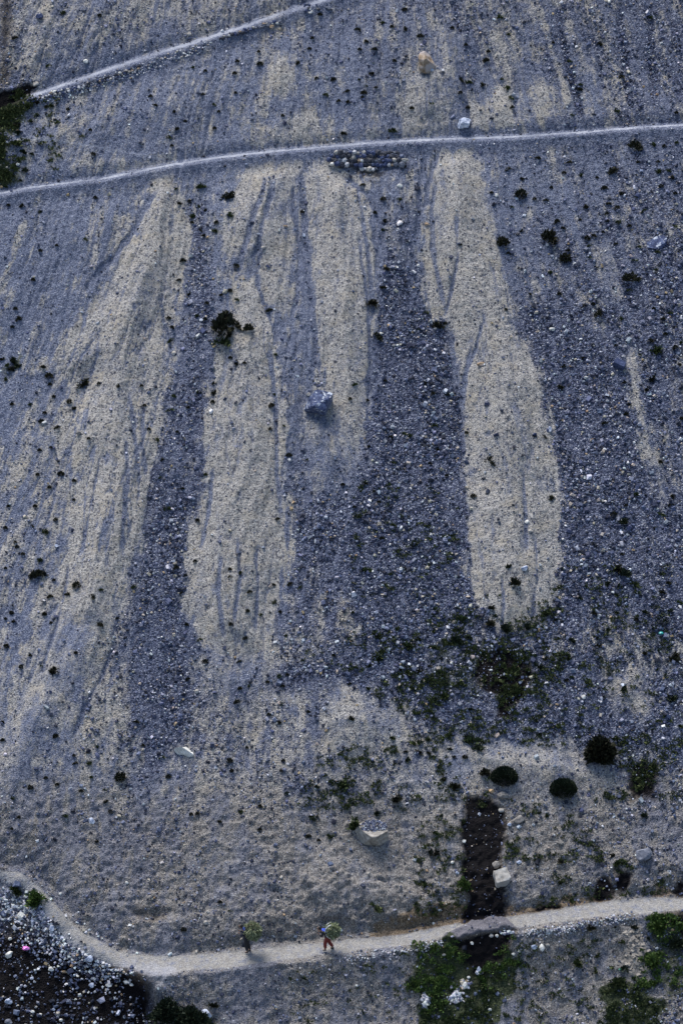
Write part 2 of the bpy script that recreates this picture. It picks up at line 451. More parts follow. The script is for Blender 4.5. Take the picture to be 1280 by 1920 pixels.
    fine = fbm(u * 3.1, v * 3.1, 3, 65, .6)
    grain = _hash(np.floor(u * 13), np.floor(v * 13), 66) - .5
    H = low + mid + lift * .62 + h_bench
    H = H - rl * .10 - rills * .07 * upland
    crag = 1 - np.abs(fbm(u * 1.9, v * 1.5, 4, 68, .6)) * 2
    H = H + earth * (clod * .05 * (1 + 2.4 * bank) + fine * .075 + crag * .025 * (1 + 2 * bank) + _hash(np.floor(u * 8), np.floor(v * 7), 69) * .03) * (1 - path)
    H = H + fine * (.035 + .045 * np.clip(C, 0, 1)) * (1 - path * .8) + grain * .03 * (1 - path * .6)
    H = H + fbm(w * 5, r * .8, 2, 67) * .05 * (1 - path) * (1 - earth)
    H = H - bed * .9 - .12 * sstep(.2, .9, wet) * (1 - bed)
    H = H + slump * .28
    # small earth overhang above the lower trail
    ov = sstep(-.1, .35, poly_sd(u, v, pts([(238,1700),(300,1692),(330,1712),(300,1725),(250,1722)])) + fine * .3)
    H = H - ov * .28
    H = H + sstep(-.1, .3, poly_sd(u, v, pts([(560,1640),(720,1650),(840,1690),(800,1722),(600,1730)])) + clod * .8) * .22
    fan_h = dict(T=T, rills=rills, C=np.clip(C, 0, 1), wet=wet, path=path, moss=moss, och=och, pale=pale, slump=slump, bed=bed, berm=berm, earth=earth, ids=ids, fan=fanm, px=px, py=py)
    return H, fan_h

# ------------------------------------------------------------------ materials
def new_mat(name):
    m = bpy.data.materials.new(name); m.use_nodes = True
    nt = m.node_tree
    for n in list(nt.nodes): nt.nodes.remove(n)
    out = nt.nodes.new('ShaderNodeOutputMaterial')
    b = nt.nodes.new('ShaderNodeBsdfPrincipled')
    nt.links.new(b.outputs[0], out.inputs[0])
    return m, nt, b

class NB:
    """small helper to write node graphs"""
    def __init__(s, nt): s.nt = nt
    def link(s, a, b): s.nt.links.new(a, b)
    def node(s, t, **k):
        n = s.nt.nodes.new(t)
        for a, v in k.items(): setattr(n, a, v)
        return n
    def math(s, op, a, b=None, clamp=False):
        n = s.node('ShaderNodeMath', operation=op, use_clamp=clamp)
        for i, x in enumerate((a, b)):
            if x is None: continue
            if isinstance(x, (int, float)): n.inputs[i].default_value = x
            else: s.link(x, n.inputs[i])
        return n.outputs[0]
    def mix(s, f, a, b, blend='MIX'):
        n = s.node('ShaderNodeMix', data_type='RGBA', blend_type=blend)
        for i, x in ((0, f), (6, a), (7, b)):
            if isinstance(x, (int, float)): n.inputs[i].default_value = x
            elif isinstance(x, tuple): n.inputs[i].default_value = (x + (1,))[:4]
            else: s.link(x, n.inputs[i])
        return n.outputs[2]
    def step(s, x, a, b):
        n = s.node('ShaderNodeMapRange', interpolation_type='SMOOTHSTEP')
        s.link(x, n.inputs[0]); n.inputs[1].default_value = a; n.inputs[2].default_value = b
        return n.outputs[0]
    def noise(s, vec, scale, detail=4, rough=.6):
        n = s.node('ShaderNodeTexNoise'); s.link(vec, n.inputs['Vector'])
        n.inputs['Scale'].default_value = scale; n.inputs['Detail'].default_value = detail
        n.inputs['Roughness'].default_value = rough
        return n.outputs[0]
    def voro(s, vec, scale, feature='F1'):
        n = s.node('ShaderNodeTexVoronoi', feature=feature); s.link(vec, n.inputs['Vector'])
        n.inputs['Scale'].default_value = scale
        return n
    def ramp(s, f, stops):
        n = s.node('ShaderNodeValToRGB'); e = n.color_ramp.elements
        while len(e) < len(stops): e.new(.5)
        for i, (p, c) in enumerate(stops):
            e[i].position = p; e[i].color = (c + (1,))[:4]
        s.link(f, n.inputs[0]); return n.outputs[0]
    def bump(s, h, strength, dist, normal=None):
        n = s.node('ShaderNodeBump'); n.inputs['Strength'].default_value = strength
        n.inputs['Distance'].default_value = dist; s.link(h, n.inputs['Height'])
        if normal is not None: s.link(normal, n.inputs['Normal'])
        return n.outputs[0]

def ground_material():
    m, nt, b = new_mat('hillside_ground'); g = NB(nt)
    pos = g.node('ShaderNodeTexCoord').outputs['Object']
    def attr(n):
        a = g.node('ShaderNodeAttribute', attribute_name=n)
        sp = g.node('ShaderNodeSeparateColor'); g.link(a.outputs['Color'], sp.inputs[0])
        return sp.outputs[0], sp.outputs[1], sp.outputs[2], a.outputs['Alpha']
    T, C, W, P = attr('mask_a'); MO, OC, PA, SL = attr('mask_b'); BED, BERM, EARTH, VAR = attr('mask_c')
    v1 = g.voro(pos, 11.0); v2 = g.voro(pos, 21.0)
    r1 = g.node('ShaderNodeSeparateColor'); g.link(v1.outputs['Color'], r1.inputs[0])
    r2 = g.node('ShaderNodeSeparateColor'); g.link(v2.outputs['Color'], r2.inputs[0])
    fl = g.node('ShaderNodeAttribute', attribute_name='flow').outputs['Vector']
    ns = g.noise(fl, 1.0, 5, .7)
    n1 = g.math('ADD', g.math('MULTIPLY', g.noise(pos, 3.2, 5, .65), .6), g.math('MULTIPLY', ns, .4)); n2 = g.noise(pos, 14.0, 3, .6); n3 = g.noise(pos, .9, 4, .6)
    gr = g.math('ADD', g.math('MULTIPLY', r1.outputs[0], .55), g.math('MULTIPLY', r2.outputs[0], .45))
    gravel = g.ramp(gr, [(0.05, (.012, .014, .026)), (.42, (.044, .053, .094)), (.68, (.102, .118, .182)), (.86, (.25, .265, .32)), (.97, (.52, .53, .55))])
    blue_soft = g.ramp(g.math('ADD', g.math('MULTIPLY', n2, .5), g.math('MULTIPLY', r2.outputs[1], .5)),
                       [(.15, (.028, .033, .052)), (.42, (.078, .092, .144)), (.66, (.16, .18, .245)), (.85, (.34, .35, .39))])
    slate = g.mix(g.step(C, .1, .7), blue_soft, gravel)
    tn = g.math('ADD', g.math('MULTIPLY', n2, .45), g.math('ADD', g.math('MULTIPLY', r2.outputs[2], .3), g.math('MULTIPLY', n1, .25)))
    tan = g.ramp(tn, [(.20, (.085, .081, .082)), (.38, (.180, .170, .160)), (.54, (.33, .311, .286)), (.76, (.56, .535, .50))])
    tan = g.mix(g.step(n3, .45, .72), tan, g.mix(.55, tan, (.33, .285, .215)))
    speck = g.step(r1.outputs[1], .86, .90)
    tan = g.mix(g.math('MULTIPLY', speck, .8), tan, (.05, .05, .065))
    n4 = g.noise(pos, 5.5, 4, .7)
    tan = g.mix(g.step(n4, .50, .68), tan, g.mix(1.0, tan, (.60, .62, .70), 'MULTIPLY'))
    Tm = g.math('ADD', T, g.math('ADD', g.math('MULTIPLY', g.math('SUBTRACT', n1, .5), .9), g.math('MULTIPLY', g.math('SUBTRACT', r2.outputs[0], .5), .34)))
    Tf = g.step(Tm, .12, .86)
    col = g.mix(Tf, slate, tan)
    # brown earth of the lower slope
    earth = g.ramp(tn, [(.24, (.026, .023, .022)), (.42, (.100, .090, .085)), (.58, (.215, .199, .184)), (.80, (.45, .425, .40))])
    col = g.mix(g.math('MULTIPLY', EARTH, g.math('ADD', g.math('MULTIPLY', Tf, .45), .42)), col, earth)
    col = g.mix(BERM, col, g.mix(.5, col, blue_soft))
    # ochre clay
    och = g.ramp(tn, [(.25, (.04, .026, .014)), (.5, (.15, .10, .055)), (.75, (.34, .26, .165))])
    col = g.mix(g.math('MULTIPLY', g.step(g.math('ADD', OC, g.math('SUBTRACT', n1, .5)), .3, .8), .8), col, och)
    # trodden dust on the trails
    dust = g.ramp(tn, [(.2, (.23, .245, .29)), (.5, (.34, .355, .405)), (.85, (.46, .47, .51))])
    dust_w = g.ramp(g.math('ADD', g.math('MULTIPLY', tn, .6), g.math('MULTIPLY', ns, .4)), [(.3, (.135, .125, .118)), (.5, (.25, .238, .222)), (.68, (.41, .39, .355))])
    dust = g.mix(EARTH, dust, dust_w)
    dust = g.mix(g.step(n1, .46, .70), dust, slate)
    col = g.mix(g.step(g.math('ADD', P, g.math('MULTIPLY', g.math('SUBTRACT', n1, .5), .5)), .2, .8), col, dust)
    chalk = g.ramp(tn, [(.2, (.14, .14, .16)), (.5, (.30, .30, .33)), (.85, (.6, .6, .62))])
    col = g.mix(g.math('MULTIPLY', PA, .8), col, chalk)
    mud = g.ramp(tn, [(.2, (.075, .07, .08)), (.6, (.145, .14, .16)), (.9, (.24, .23, .25))])
    col = g.mix(g.step(SL, .3, .7), col, mud)
    moss = g.ramp(n2, [(.3, (.010, .014, .008)), (.5, (.032, .042, .018)), (.7, (.085, .092, .05))])
    col = g.mix(g.step(g.math('ADD', MO, g.math('MULTIPLY', g.math('SUBTRACT', n1, .5), 1.1)), .35, .75), col, moss)
    wet = g.ramp(g.math('ADD', g.math('MULTIPLY', tn, .6), g.math('MULTIPLY', n3, .4)), [(.25, (.003, .0025, .004)), (.55, (.007, .006, .007)), (.80, (.018, .014, .014)), (.95, (.11, .10, .09))])
    damp = g.math('MULTIPLY', g.step(g.math('ADD', W, g.math('MULTIPLY', g.math('SUBTRACT', n1, .5), .3)), .02, .45), .65)
    col = g.mix(damp, col, g.mix(1.0, col, (.42, .36, .30), 'MULTIPLY'))
    wf = g.step(g.math('ADD', W, g.math('MULTIPLY', g.math('SUBTRACT', n1, .5), .5)), .3, .75)
    col = g.mix(wf, col, wet)
    g.link(col, b.inputs['Base Color'])
    ro = g.math('SUBTRACT', .93, g.math('MULTIPLY', wf, .15))
    g.link(ro, b.inputs['Roughness'])
    g.link(g.math('SUBTRACT', .25, g.math('MULTIPLY', wf, .17)), b.inputs['Specular IOR Level'])
    # relief
    hh = g.math('ADD', g.math('MULTIPLY', g.math('SUBTRACT', 1.0, v1.outputs['Distance']), g.math('ADD', .14, C)), g.math('MULTIPLY', n2, .9))
    hh = g.math('ADD', hh, g.math('MULTIPLY', r1.outputs[2], g.math('MULTIPLY', C, .6)))
    nb = g.bump(hh, 1.0, .085)
    nb = g.bump(n1, .7, .12, nb)
    g.link(nb, b.inputs['Normal'])
    return m

def stone_material(name, gain=1.0, rough=.8):
    """rock whose base colour comes from a colour stored on each stone, broken up by grain"""
    m, nt, b = new_mat(name); g = NB(nt)
    a = g.node('ShaderNodeAttribute', attribute_name='stone_colour')
    pos = g.node('ShaderNodeTexCoord').outputs['Object']
    n = g.noise(pos, 16.0, 4, .65)
    f = g.ramp(n, [(.3, (.62, .62, .64)), (.55, (1, 1, 1)), (.75, (1.35, 1.33, 1.3))])
    col = g.mix(1.0, a.outputs['Color'], f, 'MULTIPLY')
    g.link(col, b.inputs['Base Color'])
    b.inputs['Roughness'].default_value = rough
    b.inputs['Specular IOR Level'].default_value = .3
    g.link(g.bump(n, .5, .02), b.inputs['Normal'])
    return m

def rock_material(name, dark, mid, light, vein=None, patch=None, scale=5.0, dust=None):
    m, nt, b = new_mat(name); g = NB(nt)
    tc = g.node('ShaderNodeTexCoord').outputs['Object']
    n = g.noise(tc, scale, 6, .68); n2 = g.noise(tc, scale * .35, 3, .55)
    col = g.ramp(n, [(.3, dark), (.5, mid), (.72, light)])
    if vein:
        mp = g.node('ShaderNodeMapping'); g.link(tc, mp.inputs[0]); mp.inputs['Rotation'].default_value = (.4, .7, .5); mp.inputs['Scale'].default_value = (1, 1, 4.5)
        vn = g.noise(mp.outputs[0], scale * .55, 5, .7)
        col = g.mix(g.math('MULTIPLY', g.step(vn, .54, .62), .8), col, vein)
    if patch: col = g.mix(g.math('MULTIPLY', g.step(n2, .46, .6), .85), col, patch)
    if dust:
        ge = g.node('ShaderNodeNewGeometry'); sp = g.node('ShaderNodeSeparateXYZ'); g.link(ge.outputs['Normal'], sp.inputs[0])
        f = g.math('MULTIPLY', g.step(sp.outputs[2], .45, .8), g.step(g.noise(tc, 14, 3, .6), .40, .55))
        col = g.mix(f, col, dust)
    g.link(col, b.inputs['Base Color']); b.inputs['Roughness'].default_value = .85
    b.inputs['Specular IOR Level'].default_value = .3
    g.link(g.bump(n, .8, .06), b.inputs['Normal'])
    return m

def leaf_material(name, dark, light, rough=.7):
    m, nt, b = new_mat(name); g = NB(nt)
    ge = g.node('ShaderNodeNewGeometry')
    oi = g.node('ShaderNodeObjectInfo')
    tc = g.node('ShaderNodeTexCoord').outputs['Object']
    r = g.math('ADD', g.math('MULTIPLY', ge.outputs['Random Per Island'], .75), g.math('MULTIPLY', g.noise(tc, 5, 2), .3))
    col = g.ramp(r, [(.1, dark), (.6, tuple((a + c) / 2 for a, c in zip(dark, light))), (.95, light)])
    g.link(g.mix(.25, col, g.mix(1.0, col, g.ramp(oi.outputs['Random'], [(0, (.5, .6, .5)), (1, (1.8, 1.4, 1.0))]), 'MULTIPLY')), b.inputs['Base Color'])
    b.inputs['Roughness'].default_value = rough
    b.inputs['Specular IOR Level'].default_value = .2
    return m

def plain(name, c, rough=.8, noise=0.25, scale=20):
    m, nt, b = new_mat(name); g = NB(nt)
    tc = g.node('ShaderNodeTexCoord').outputs['Object']
    n = g.noise(tc, scale, 3, .6)
    g.link(g.mix(g.math('MULTIPLY', n, noise * 2), tuple(c), tuple(x * .45 for x in c)), b.inputs['Base Color'])
    b.inputs['Roughness'].default_value = rough
    g.link(g.bump(n, .3, .01), b.inputs['Normal'])
    return m

M_GROUND = ground_material()
M_STONE = stone_material('loose_stone')

# ------------------------------------------------------------------ mesh helpers
def mesh_np(name, V, F, mats, mat_idx=None, smooth=False):
    """mesh from numpy arrays; F is (n,k)"""
    me = bpy.data.meshes.new(name)
    V = np.ascontiguousarray(V, np.float32); F = np.ascontiguousarray(F, np.int32)
    me.vertices.add(len(V)); me.vertices.foreach_set('co', V.ravel())
    n, k = F.shape
    me.loops.add(n * k); me.loops.foreach_set('vertex_index', F.ravel())
    me.polygons.add(n); me.polygons.foreach_set('loop_start', np.arange(0, n * k, k, dtype=np.int32))
    me.polygons.foreach_set('use_smooth', np.full(n, smooth))
    for m in mats: me.materials.append(m)
    if mat_idx is not None: me.polygons.foreach_set('material_index', mat_idx.astype(np.int32))
    me.update(calc_edges=True)
    return me

def add_color(me, name, rgba):
    a = me.color_attributes.new(name, 'FLOAT_COLOR', 'POINT')
    a.data.foreach_set('color', np.ascontiguousarray(rgba, np.float32).ravel())

def link(me, name=None, parent=None, label=None, category=None, group=None, kind=None, loc=None, rot=None, scale=None):
    o = bpy.data.objects.new(name or me.name, me)
    COL.objects.link(o)
    if parent is not None: o.parent = parent
    if loc is not None: o.location = loc
    if rot is not None: o.rotation_euler = rot
    if scale is not None: o.scale = scale
    if label: o['label'] = label
    if category: o['category'] = category
    if group: o['group'] = group
    if kind: o['kind'] = kind
    return o

# ------------------------------------------------------------------ the hillside
def axis(lo, hi, step, far_lo, far_hi):
    a = list(np.arange(lo, hi + step, step))
    s, x = step, a[-1]
    while x < far_hi: s *= 1.35; x += s; a.append(x)
    s, x, b = step, lo, []
    while x > far_lo: s *= 1.35; x -= s; b.append(x)
    return np.array(b[::-1] + a)

_, vlo = pix2uv(640, 1945); _, vhi = pix2uv(640, -30)
STEP = 0.080
US = axis(-24.2, 24.2, STEP, -420, 420)
VS = axis(float(vlo), float(vhi), STEP, -640, 600)
GU, GV = np.meshgrid(US, VS)
HH, MK = features(GU.ravel(), GV.ravel())
HH = HH.reshape(GU.shape)
V0 = -44.0
below = np.clip(V0 - GV, 0, None)
HH = HH * np.clip(1 - below / 10, 0, 1) + below * math.tan(TH)
far = np.clip((np.abs(GU) - 25) / 30, 0, 1) + np.clip((GV - 40) / 40, 0, 1)
HH = HH + np.clip(far, 0, 1) * fbm(GU * .03, GV * .03, 4, 5) * 5.0 * (below <= 0)
MK = {k: v.reshape(GU.shape) for k, v in MK.items()}

def samp(A, u, v):
    iu = np.clip(np.searchsorted(US, u) - 1, 0, len(US) - 2); iv = np.clip(np.searchsorted(VS, v) - 1, 0, len(VS) - 2)
    fu = (u - US[iu]) / (US[iu + 1] - US[iu]); fv = (v - VS[iv]) / (VS[iv + 1] - VS[iv])
    return (A[iv, iu] * (1 - fu) + A[iv, iu + 1] * fu) * (1 - fv) + (A[iv + 1, iu] * (1 - fu) + A[iv + 1, iu + 1] * fu) * fv

def on_ground(px, py):
    """slope coordinates (u, v, h) of the ground seen at a measured photo point"""
    px = np.atleast_1d(np.asarray(px, float)); py = np.atleast_1d(np.asarray(py, float))
    h = np.zeros(px.shape)
    for _ in range(6):
        u, v = pix2uv(px, py, h); h = .5 * h + .5 * samp(HH, u, v)
    h = samp(HH, u, v)
    return u, v, h

def spot(px, py, dh=0.0):
    u, v, h = on_ground(px, py)
    return Vector(world_of(u, v, h + dh)[0].tolist())

nv, nu = GU.shape
_w, _r = flow(GU.ravel(), GV.ravel())
FLOW = np.stack([_w * 5.0, _r * 1.3, np.zeros(_w.shape)], -1)
PW = world_of(GU.ravel(), GV.ravel(), HH.ravel())
idx = np.arange(nu * nv).reshape(nv, nu)
F = np.stack([idx[:-1, :-1], idx[:-1, 1:], idx[1:, 1:], idx[1:, :-1]], -1).reshape(-1, 4)
mA = np.stack([MK['T'], MK['C'], MK['wet'], MK['path']], -1).reshape(-1, 4)
mB = np.stack([MK['moss'], MK['och'], MK['pale'], MK['slump']], -1).reshape(-1, 4)
mC = np.stack([MK['bed'], MK['berm'], MK['earth'], MK['fan']], -1).reshape(-1, 4)
fid = MK['ids'][:-1, :-1].ravel().copy()
bedf = (MK['bed'][:-1, :-1].ravel() > .5) & (GU[:-1, :-1].ravel() > -60) & (fid == 0)
fid[bedf] = 4
NAMES = {0: ('hillside', 'steep scree hillside of tan sediment tongues and blue grey gravel'),
         1: ('footpath', 'narrow upper trail climbing to the right with a stone edge'),
         2: ('footpath', 'thin pale middle trail crossing the whole scree slope'),
         3: ('footpath', 'wide dusty lower trail with two people carrying bundles'),
         4: ('stream_bed', 'dark wet stony stream bed in the lower left corner')}
for k, (nm, lab) in NAMES.items():
    Fk = F[fid == k]
    if len(Fk) == 0: continue
    use, inv = np.unique(Fk.ravel(), return_inverse=True)
    me = mesh_np(nm, PW[use], inv.reshape(-1, 4), [M_GROUND], smooth=True)
    add_color(me, 'mask_a', mA[use]); add_color(me, 'mask_b', mB[use]); add_color(me, 'mask_c', mC[use])
    fa = me.attributes.new('flow', 'FLOAT_VECTOR', 'POINT'); fa.data.foreach_set('vector', np.ascontiguousarray(FLOW[use], np.float32).ravel())
    link(me, nm, label=lab, category='ground' if k == 0 else ('path' if k < 4 else 'stream bed'), kind='structure')

# ------------------------------------------------------------------ loose stones
rng = np.random.default_rng(7)
BOX = np.array([[-1,-1,-.6],[1,-1,-.6],[1,1,-.6],[-1,1,-.6],[-.75,-.75,.7],[.75,-.75,.7],[.75,.75,.7],[-.75,.75,.7]], float)
BQ = np.array([[4,5,6,7],[0,1,5,4],[1,2,6,5],[2,3,7,6],[3,0,4,7]])

def rand_rot(n, tilt=1.0):
    a = rng.uniform(0, 2 * np.pi, n); t = rng.normal(0, .35, n) * tilt; s = rng.normal(0, .35, n) * tilt
    ca, sa, ct, st, cs, ss = np.cos(a), np.sin(a), np.cos(t), np.sin(t), np.cos(s), np.sin(s)
    Z = np.zeros(n); O = np.ones(n)
    Rz = np.stack([ca, -sa, Z, sa, ca, Z, Z, Z, O], -1).reshape(n, 3, 3)
    Rx = np.stack([O, Z, Z, Z, ct, -st, Z, st, ct], -1).reshape(n, 3, 3)
    Ry = np.stack([cs, Z, ss, Z, O, Z, -ss, Z, cs], -1).reshape(n, 3, 3)
    return Ry @ Rx @ Rz

PAL = np.array([[.014,.017,.031],[.036,.044,.078],[.068,.082,.140],[.125,.142,.212],[.26,.275,.325],[.46,.47,.51],[.62,.61,.60],[.34,.30,.25],[.30,.22,.13]])  # stone tones; the palest also paint in highlights on stone tops
def pick_cols(n, w):
    w = np.array(w, float); w /= w.sum()
    c = PAL[rng.choice(len(PAL), n, p=w)]
    return np.clip(c * rng.uniform(.75, 1.3, (n, 1)) * rng.uniform(.94, 1.06, (n, 3)), 0, .85)

def stone_mesh(name, u, v, size, cols, lift=.22, flat=.7):
    n = len(u)
    h = samp(HH, u, v)
    jit = BOX[None] * rng.uniform(.65, 1.2, (n, 8, 3)) + rng.normal(0, .12, (n, 8, 3))
    sc = size[:, None] * .5 * np.stack([rng.uniform(.75, 1.35, n), rng.uniform(.65, 1.1, n), rng.uniform(.45, .95, n) * flat / .7], -1)
    L = jit * sc[:, None, :]
    L = np.einsum('nij,nkj->nki', rand_rot(n), L)
    base = np.stack([u, v, h + size * lift], -1)
    Q = L + base[:, None, :]
    P = Q[..., 0:1] * RGT + Q[..., 1:2] * VD + Q[..., 2:3] * NN
    Fq = (BQ[None] + (np.arange(n) * 8)[:, None, None]).reshape(-1, 4)
    me = mesh_np(name, P.reshape(-1, 3), Fq, [M_STONE])
    add_color(me, 'stone_colour', np.repeat(np.concatenate([cols, np.ones((n, 1))], 1), 8, axis=0))
    return me

def scatter(n, prob):
    u = rng.uniform(-24.0, 24.0, n); v = rng.uniform(float(vlo) + .1, float(vhi) - .1, n)
    p = prob(u, v)
    k = rng.uniform(0, 1, n) < p
    return u[k], v[k]

def clumpy(u, v, s=1.2, seed=3):
    return np.clip(vnoise(u * s, v * s * .6, seed) * 1.7 - .25, .12, 1.3)

def dens(u, v):
    C = samp(MK['C'], u, v); bed = samp(MK['bed'], u, v); T = samp(MK['T'], u, v); pa = samp(MK['path'], u, v)
    w = samp(MK['wet'], u, v)
    d = np.clip(C, 0, 1) ** 1.3 * clumpy(u, v) * 1.1 + .045 + .05 * sstep(.45, .7, vnoise(u * .9, v * .5, 12))
    return d * (1 - .93 * sstep(.3, .7, pa)) * (1 - .95 * w * (1 - bed)) * (1 - bed * .6)
u, v = scatter(250000, dens)
Cl = samp(MK['C'], u, v)
size = rng.lognormal(math.log(.070), .44, len(u)) * (.70 + .55 * Cl)
gravel_cols = pick_cols(len(u), [5.5, 6.5, 6, 4.4, 2.4, 1.1, .35, 1.5, .3])
me = stone_mesh('scree_gravel', u, v, np.clip(size, .035, .30), gravel_cols)
link(me, label='loose blue grey scree gravel filling the chutes between tan tongues', category='gravel', kind='stuff')
N_GRAVEL = len(u)
# bigger stones strewn through the scree
u, v = scatter(9000, lambda u, v: (.12 + .55 * np.clip(samp(MK['C'], u, v), 0, 1)) * clumpy(u, v, .8, 9) * (1 - samp(MK['path'], u, v)) * (1 - samp(MK['bed'], u, v)) * (1 - .8 * samp(MK['wet'], u, v)))
size = np.clip(rng.lognormal(math.log(.14), .28, len(u)), .09, .34)
me = stone_mesh('strewn_stones', u, v, size, pick_cols(len(u), [3.5, 5, 5, 4, 2.6, 1.2, .4, 1.8, .5]))
link(me, label='larger angular stones strewn over the scree slope', category='stones', kind='stuff')
# pale stones of the stream bed
def bprob(u, v):
    b = samp(MK['bed'], u, v); px, py = uv2pix(u, v)
    k = .10 + .75 * sstep(115, 40, py - 1650 - px * .75) + .22 * sstep(260, 120, py - 1650 - px * .6) + .35 * sstep(120, 260, px) * sstep(1800, 1860, py)
    q = (px + py * .35) * .012, (py - 1650 - px * .62) * .03
    smooth = sstep(.46, .62, vnoise(q[0], q[1], 23)) * sstep(60, 120, py - 1650 - px * .6)      # smooth mud streaks run with the stream
    return b * np.clip(k, 0, 1) * clumpy(u, v, 1.0, 21) * (1 - .85 * smooth)
u, v = scatter(190000, lambda u, v: bprob(u, v) * .9)
size = np.clip(rng.lognormal(math.log(.095), .42, len(u)), .04, .36)
me = stone_mesh('stream_bed_stones', u, v, size, pick_cols(len(u), [9, 7, 4, 2.5, 2.0, 1.8, 1.8, 1.0, .5]), lift=.3)
link(me, label='white and dark cobbles covering the wet stream bed', category='stones', kind='stuff')
print('stones', N_GRAVEL, len(u))

# ------------------------------------------------------------------ rocks one can tell apart
def rock_mesh(name, seed, mat, sub=3, dims=(1, 1, 1), planes=9, rough=.05, squash=None):
    """a fractured block: a fine sphere cut by random planes, then roughened"""
    r = random.Random(seed)
    bm = bmesh.new()
    bmesh.ops.create_icosphere(bm, subdivisions=sub, radius=1.0)
    pl = []
    for _ in range(planes):
        n = Vector((r.gauss(0, 1), r.gauss(0, 1), r.gauss(0, 1))).normalized()
        pl.append((n, r.uniform(.55, .82)))
    for ax in squash or []:
        pl.append((Vector(ax[:3]).normalized(), ax[3]))
    for v in bm.verts:
        c = v.co.copy()
        for n, d in pl:
            k = c.dot(n) - d
            if k > 0: c -= n * k
        v.co = c
    for v in bm.verts:
        c = v.co
        j = rough * (math.sin(c.x * 7 + seed) * math.sin(c.y * 8 + 2 * seed) + math.sin(c.z * 13 + c.x * 5 + seed) * .6 + r.uniform(-.5, .5) * .7)
        v.co = c * (1 + j)
    for v in bm.verts: v.co = Vector((v.co.x * dims[0], v.co.y * dims[1], v.co.z * dims[2]))
    me = bpy.data.meshes.new(name); bm.to_mesh(me); bm.free()
    me.materials.append(mat)
    return me

SLOPE_ROT = (TH, 0, 0)
M_BLUE = rock_material('blue_slate_rock', (.010, .015, .04), (.045, .06, .125), (.13, .165, .27), vein=(.62, .65, .70), scale=4.5)
M_NAVY = rock_material('dark_navy_rock', (.02, .03, .07), (.04, .055, .12), (.09, .11, .20), scale=3)
M_OCHRE = rock_material('ochre_rock', (.09, .055, .03), (.26, .19, .125), (.44, .37, .30), patch=(.33, .29, .28), scale=4)
M_PALEBLUE = rock_material('pale_blue_rock', (.14, .17, .26), (.36, .40, .50), (.72, .74, .78), vein=(.78, .79, .81), scale=4)
M_WHITE = rock_material('white_rock', (.32, .31, .28), (.58, .57, .53), (.76, .75, .72), scale=3.5)
M_CREAM = rock_material('cream_rock', (.17, .15, .125), (.36, .335, .30), (.56, .53, .48), patch=(.30, .30, .30), scale=2.2)
M_TOPPED = rock_material('tan_rock_under_gravel', (.10, .09, .08), (.25, .23, .205), (.40, .375, .34), scale=4)
M_GREYROCK = rock_material('grey_rock', (.06, .065, .085), (.13, .14, .175), (.27, .28, .31), scale=3)
M_CLOD = rock_material('earth_clod', (.09, .08, .075), (.19, .175, .16), (.32, .30, .275), scale=4)

PXM = FPX / DIST  # about 33 px of the photograph to the metre
def px_size(py): return float((lambda d: d / FPX)(DIST - 0.0 + (960 - py) * .0165))   # metres per photo px at that height

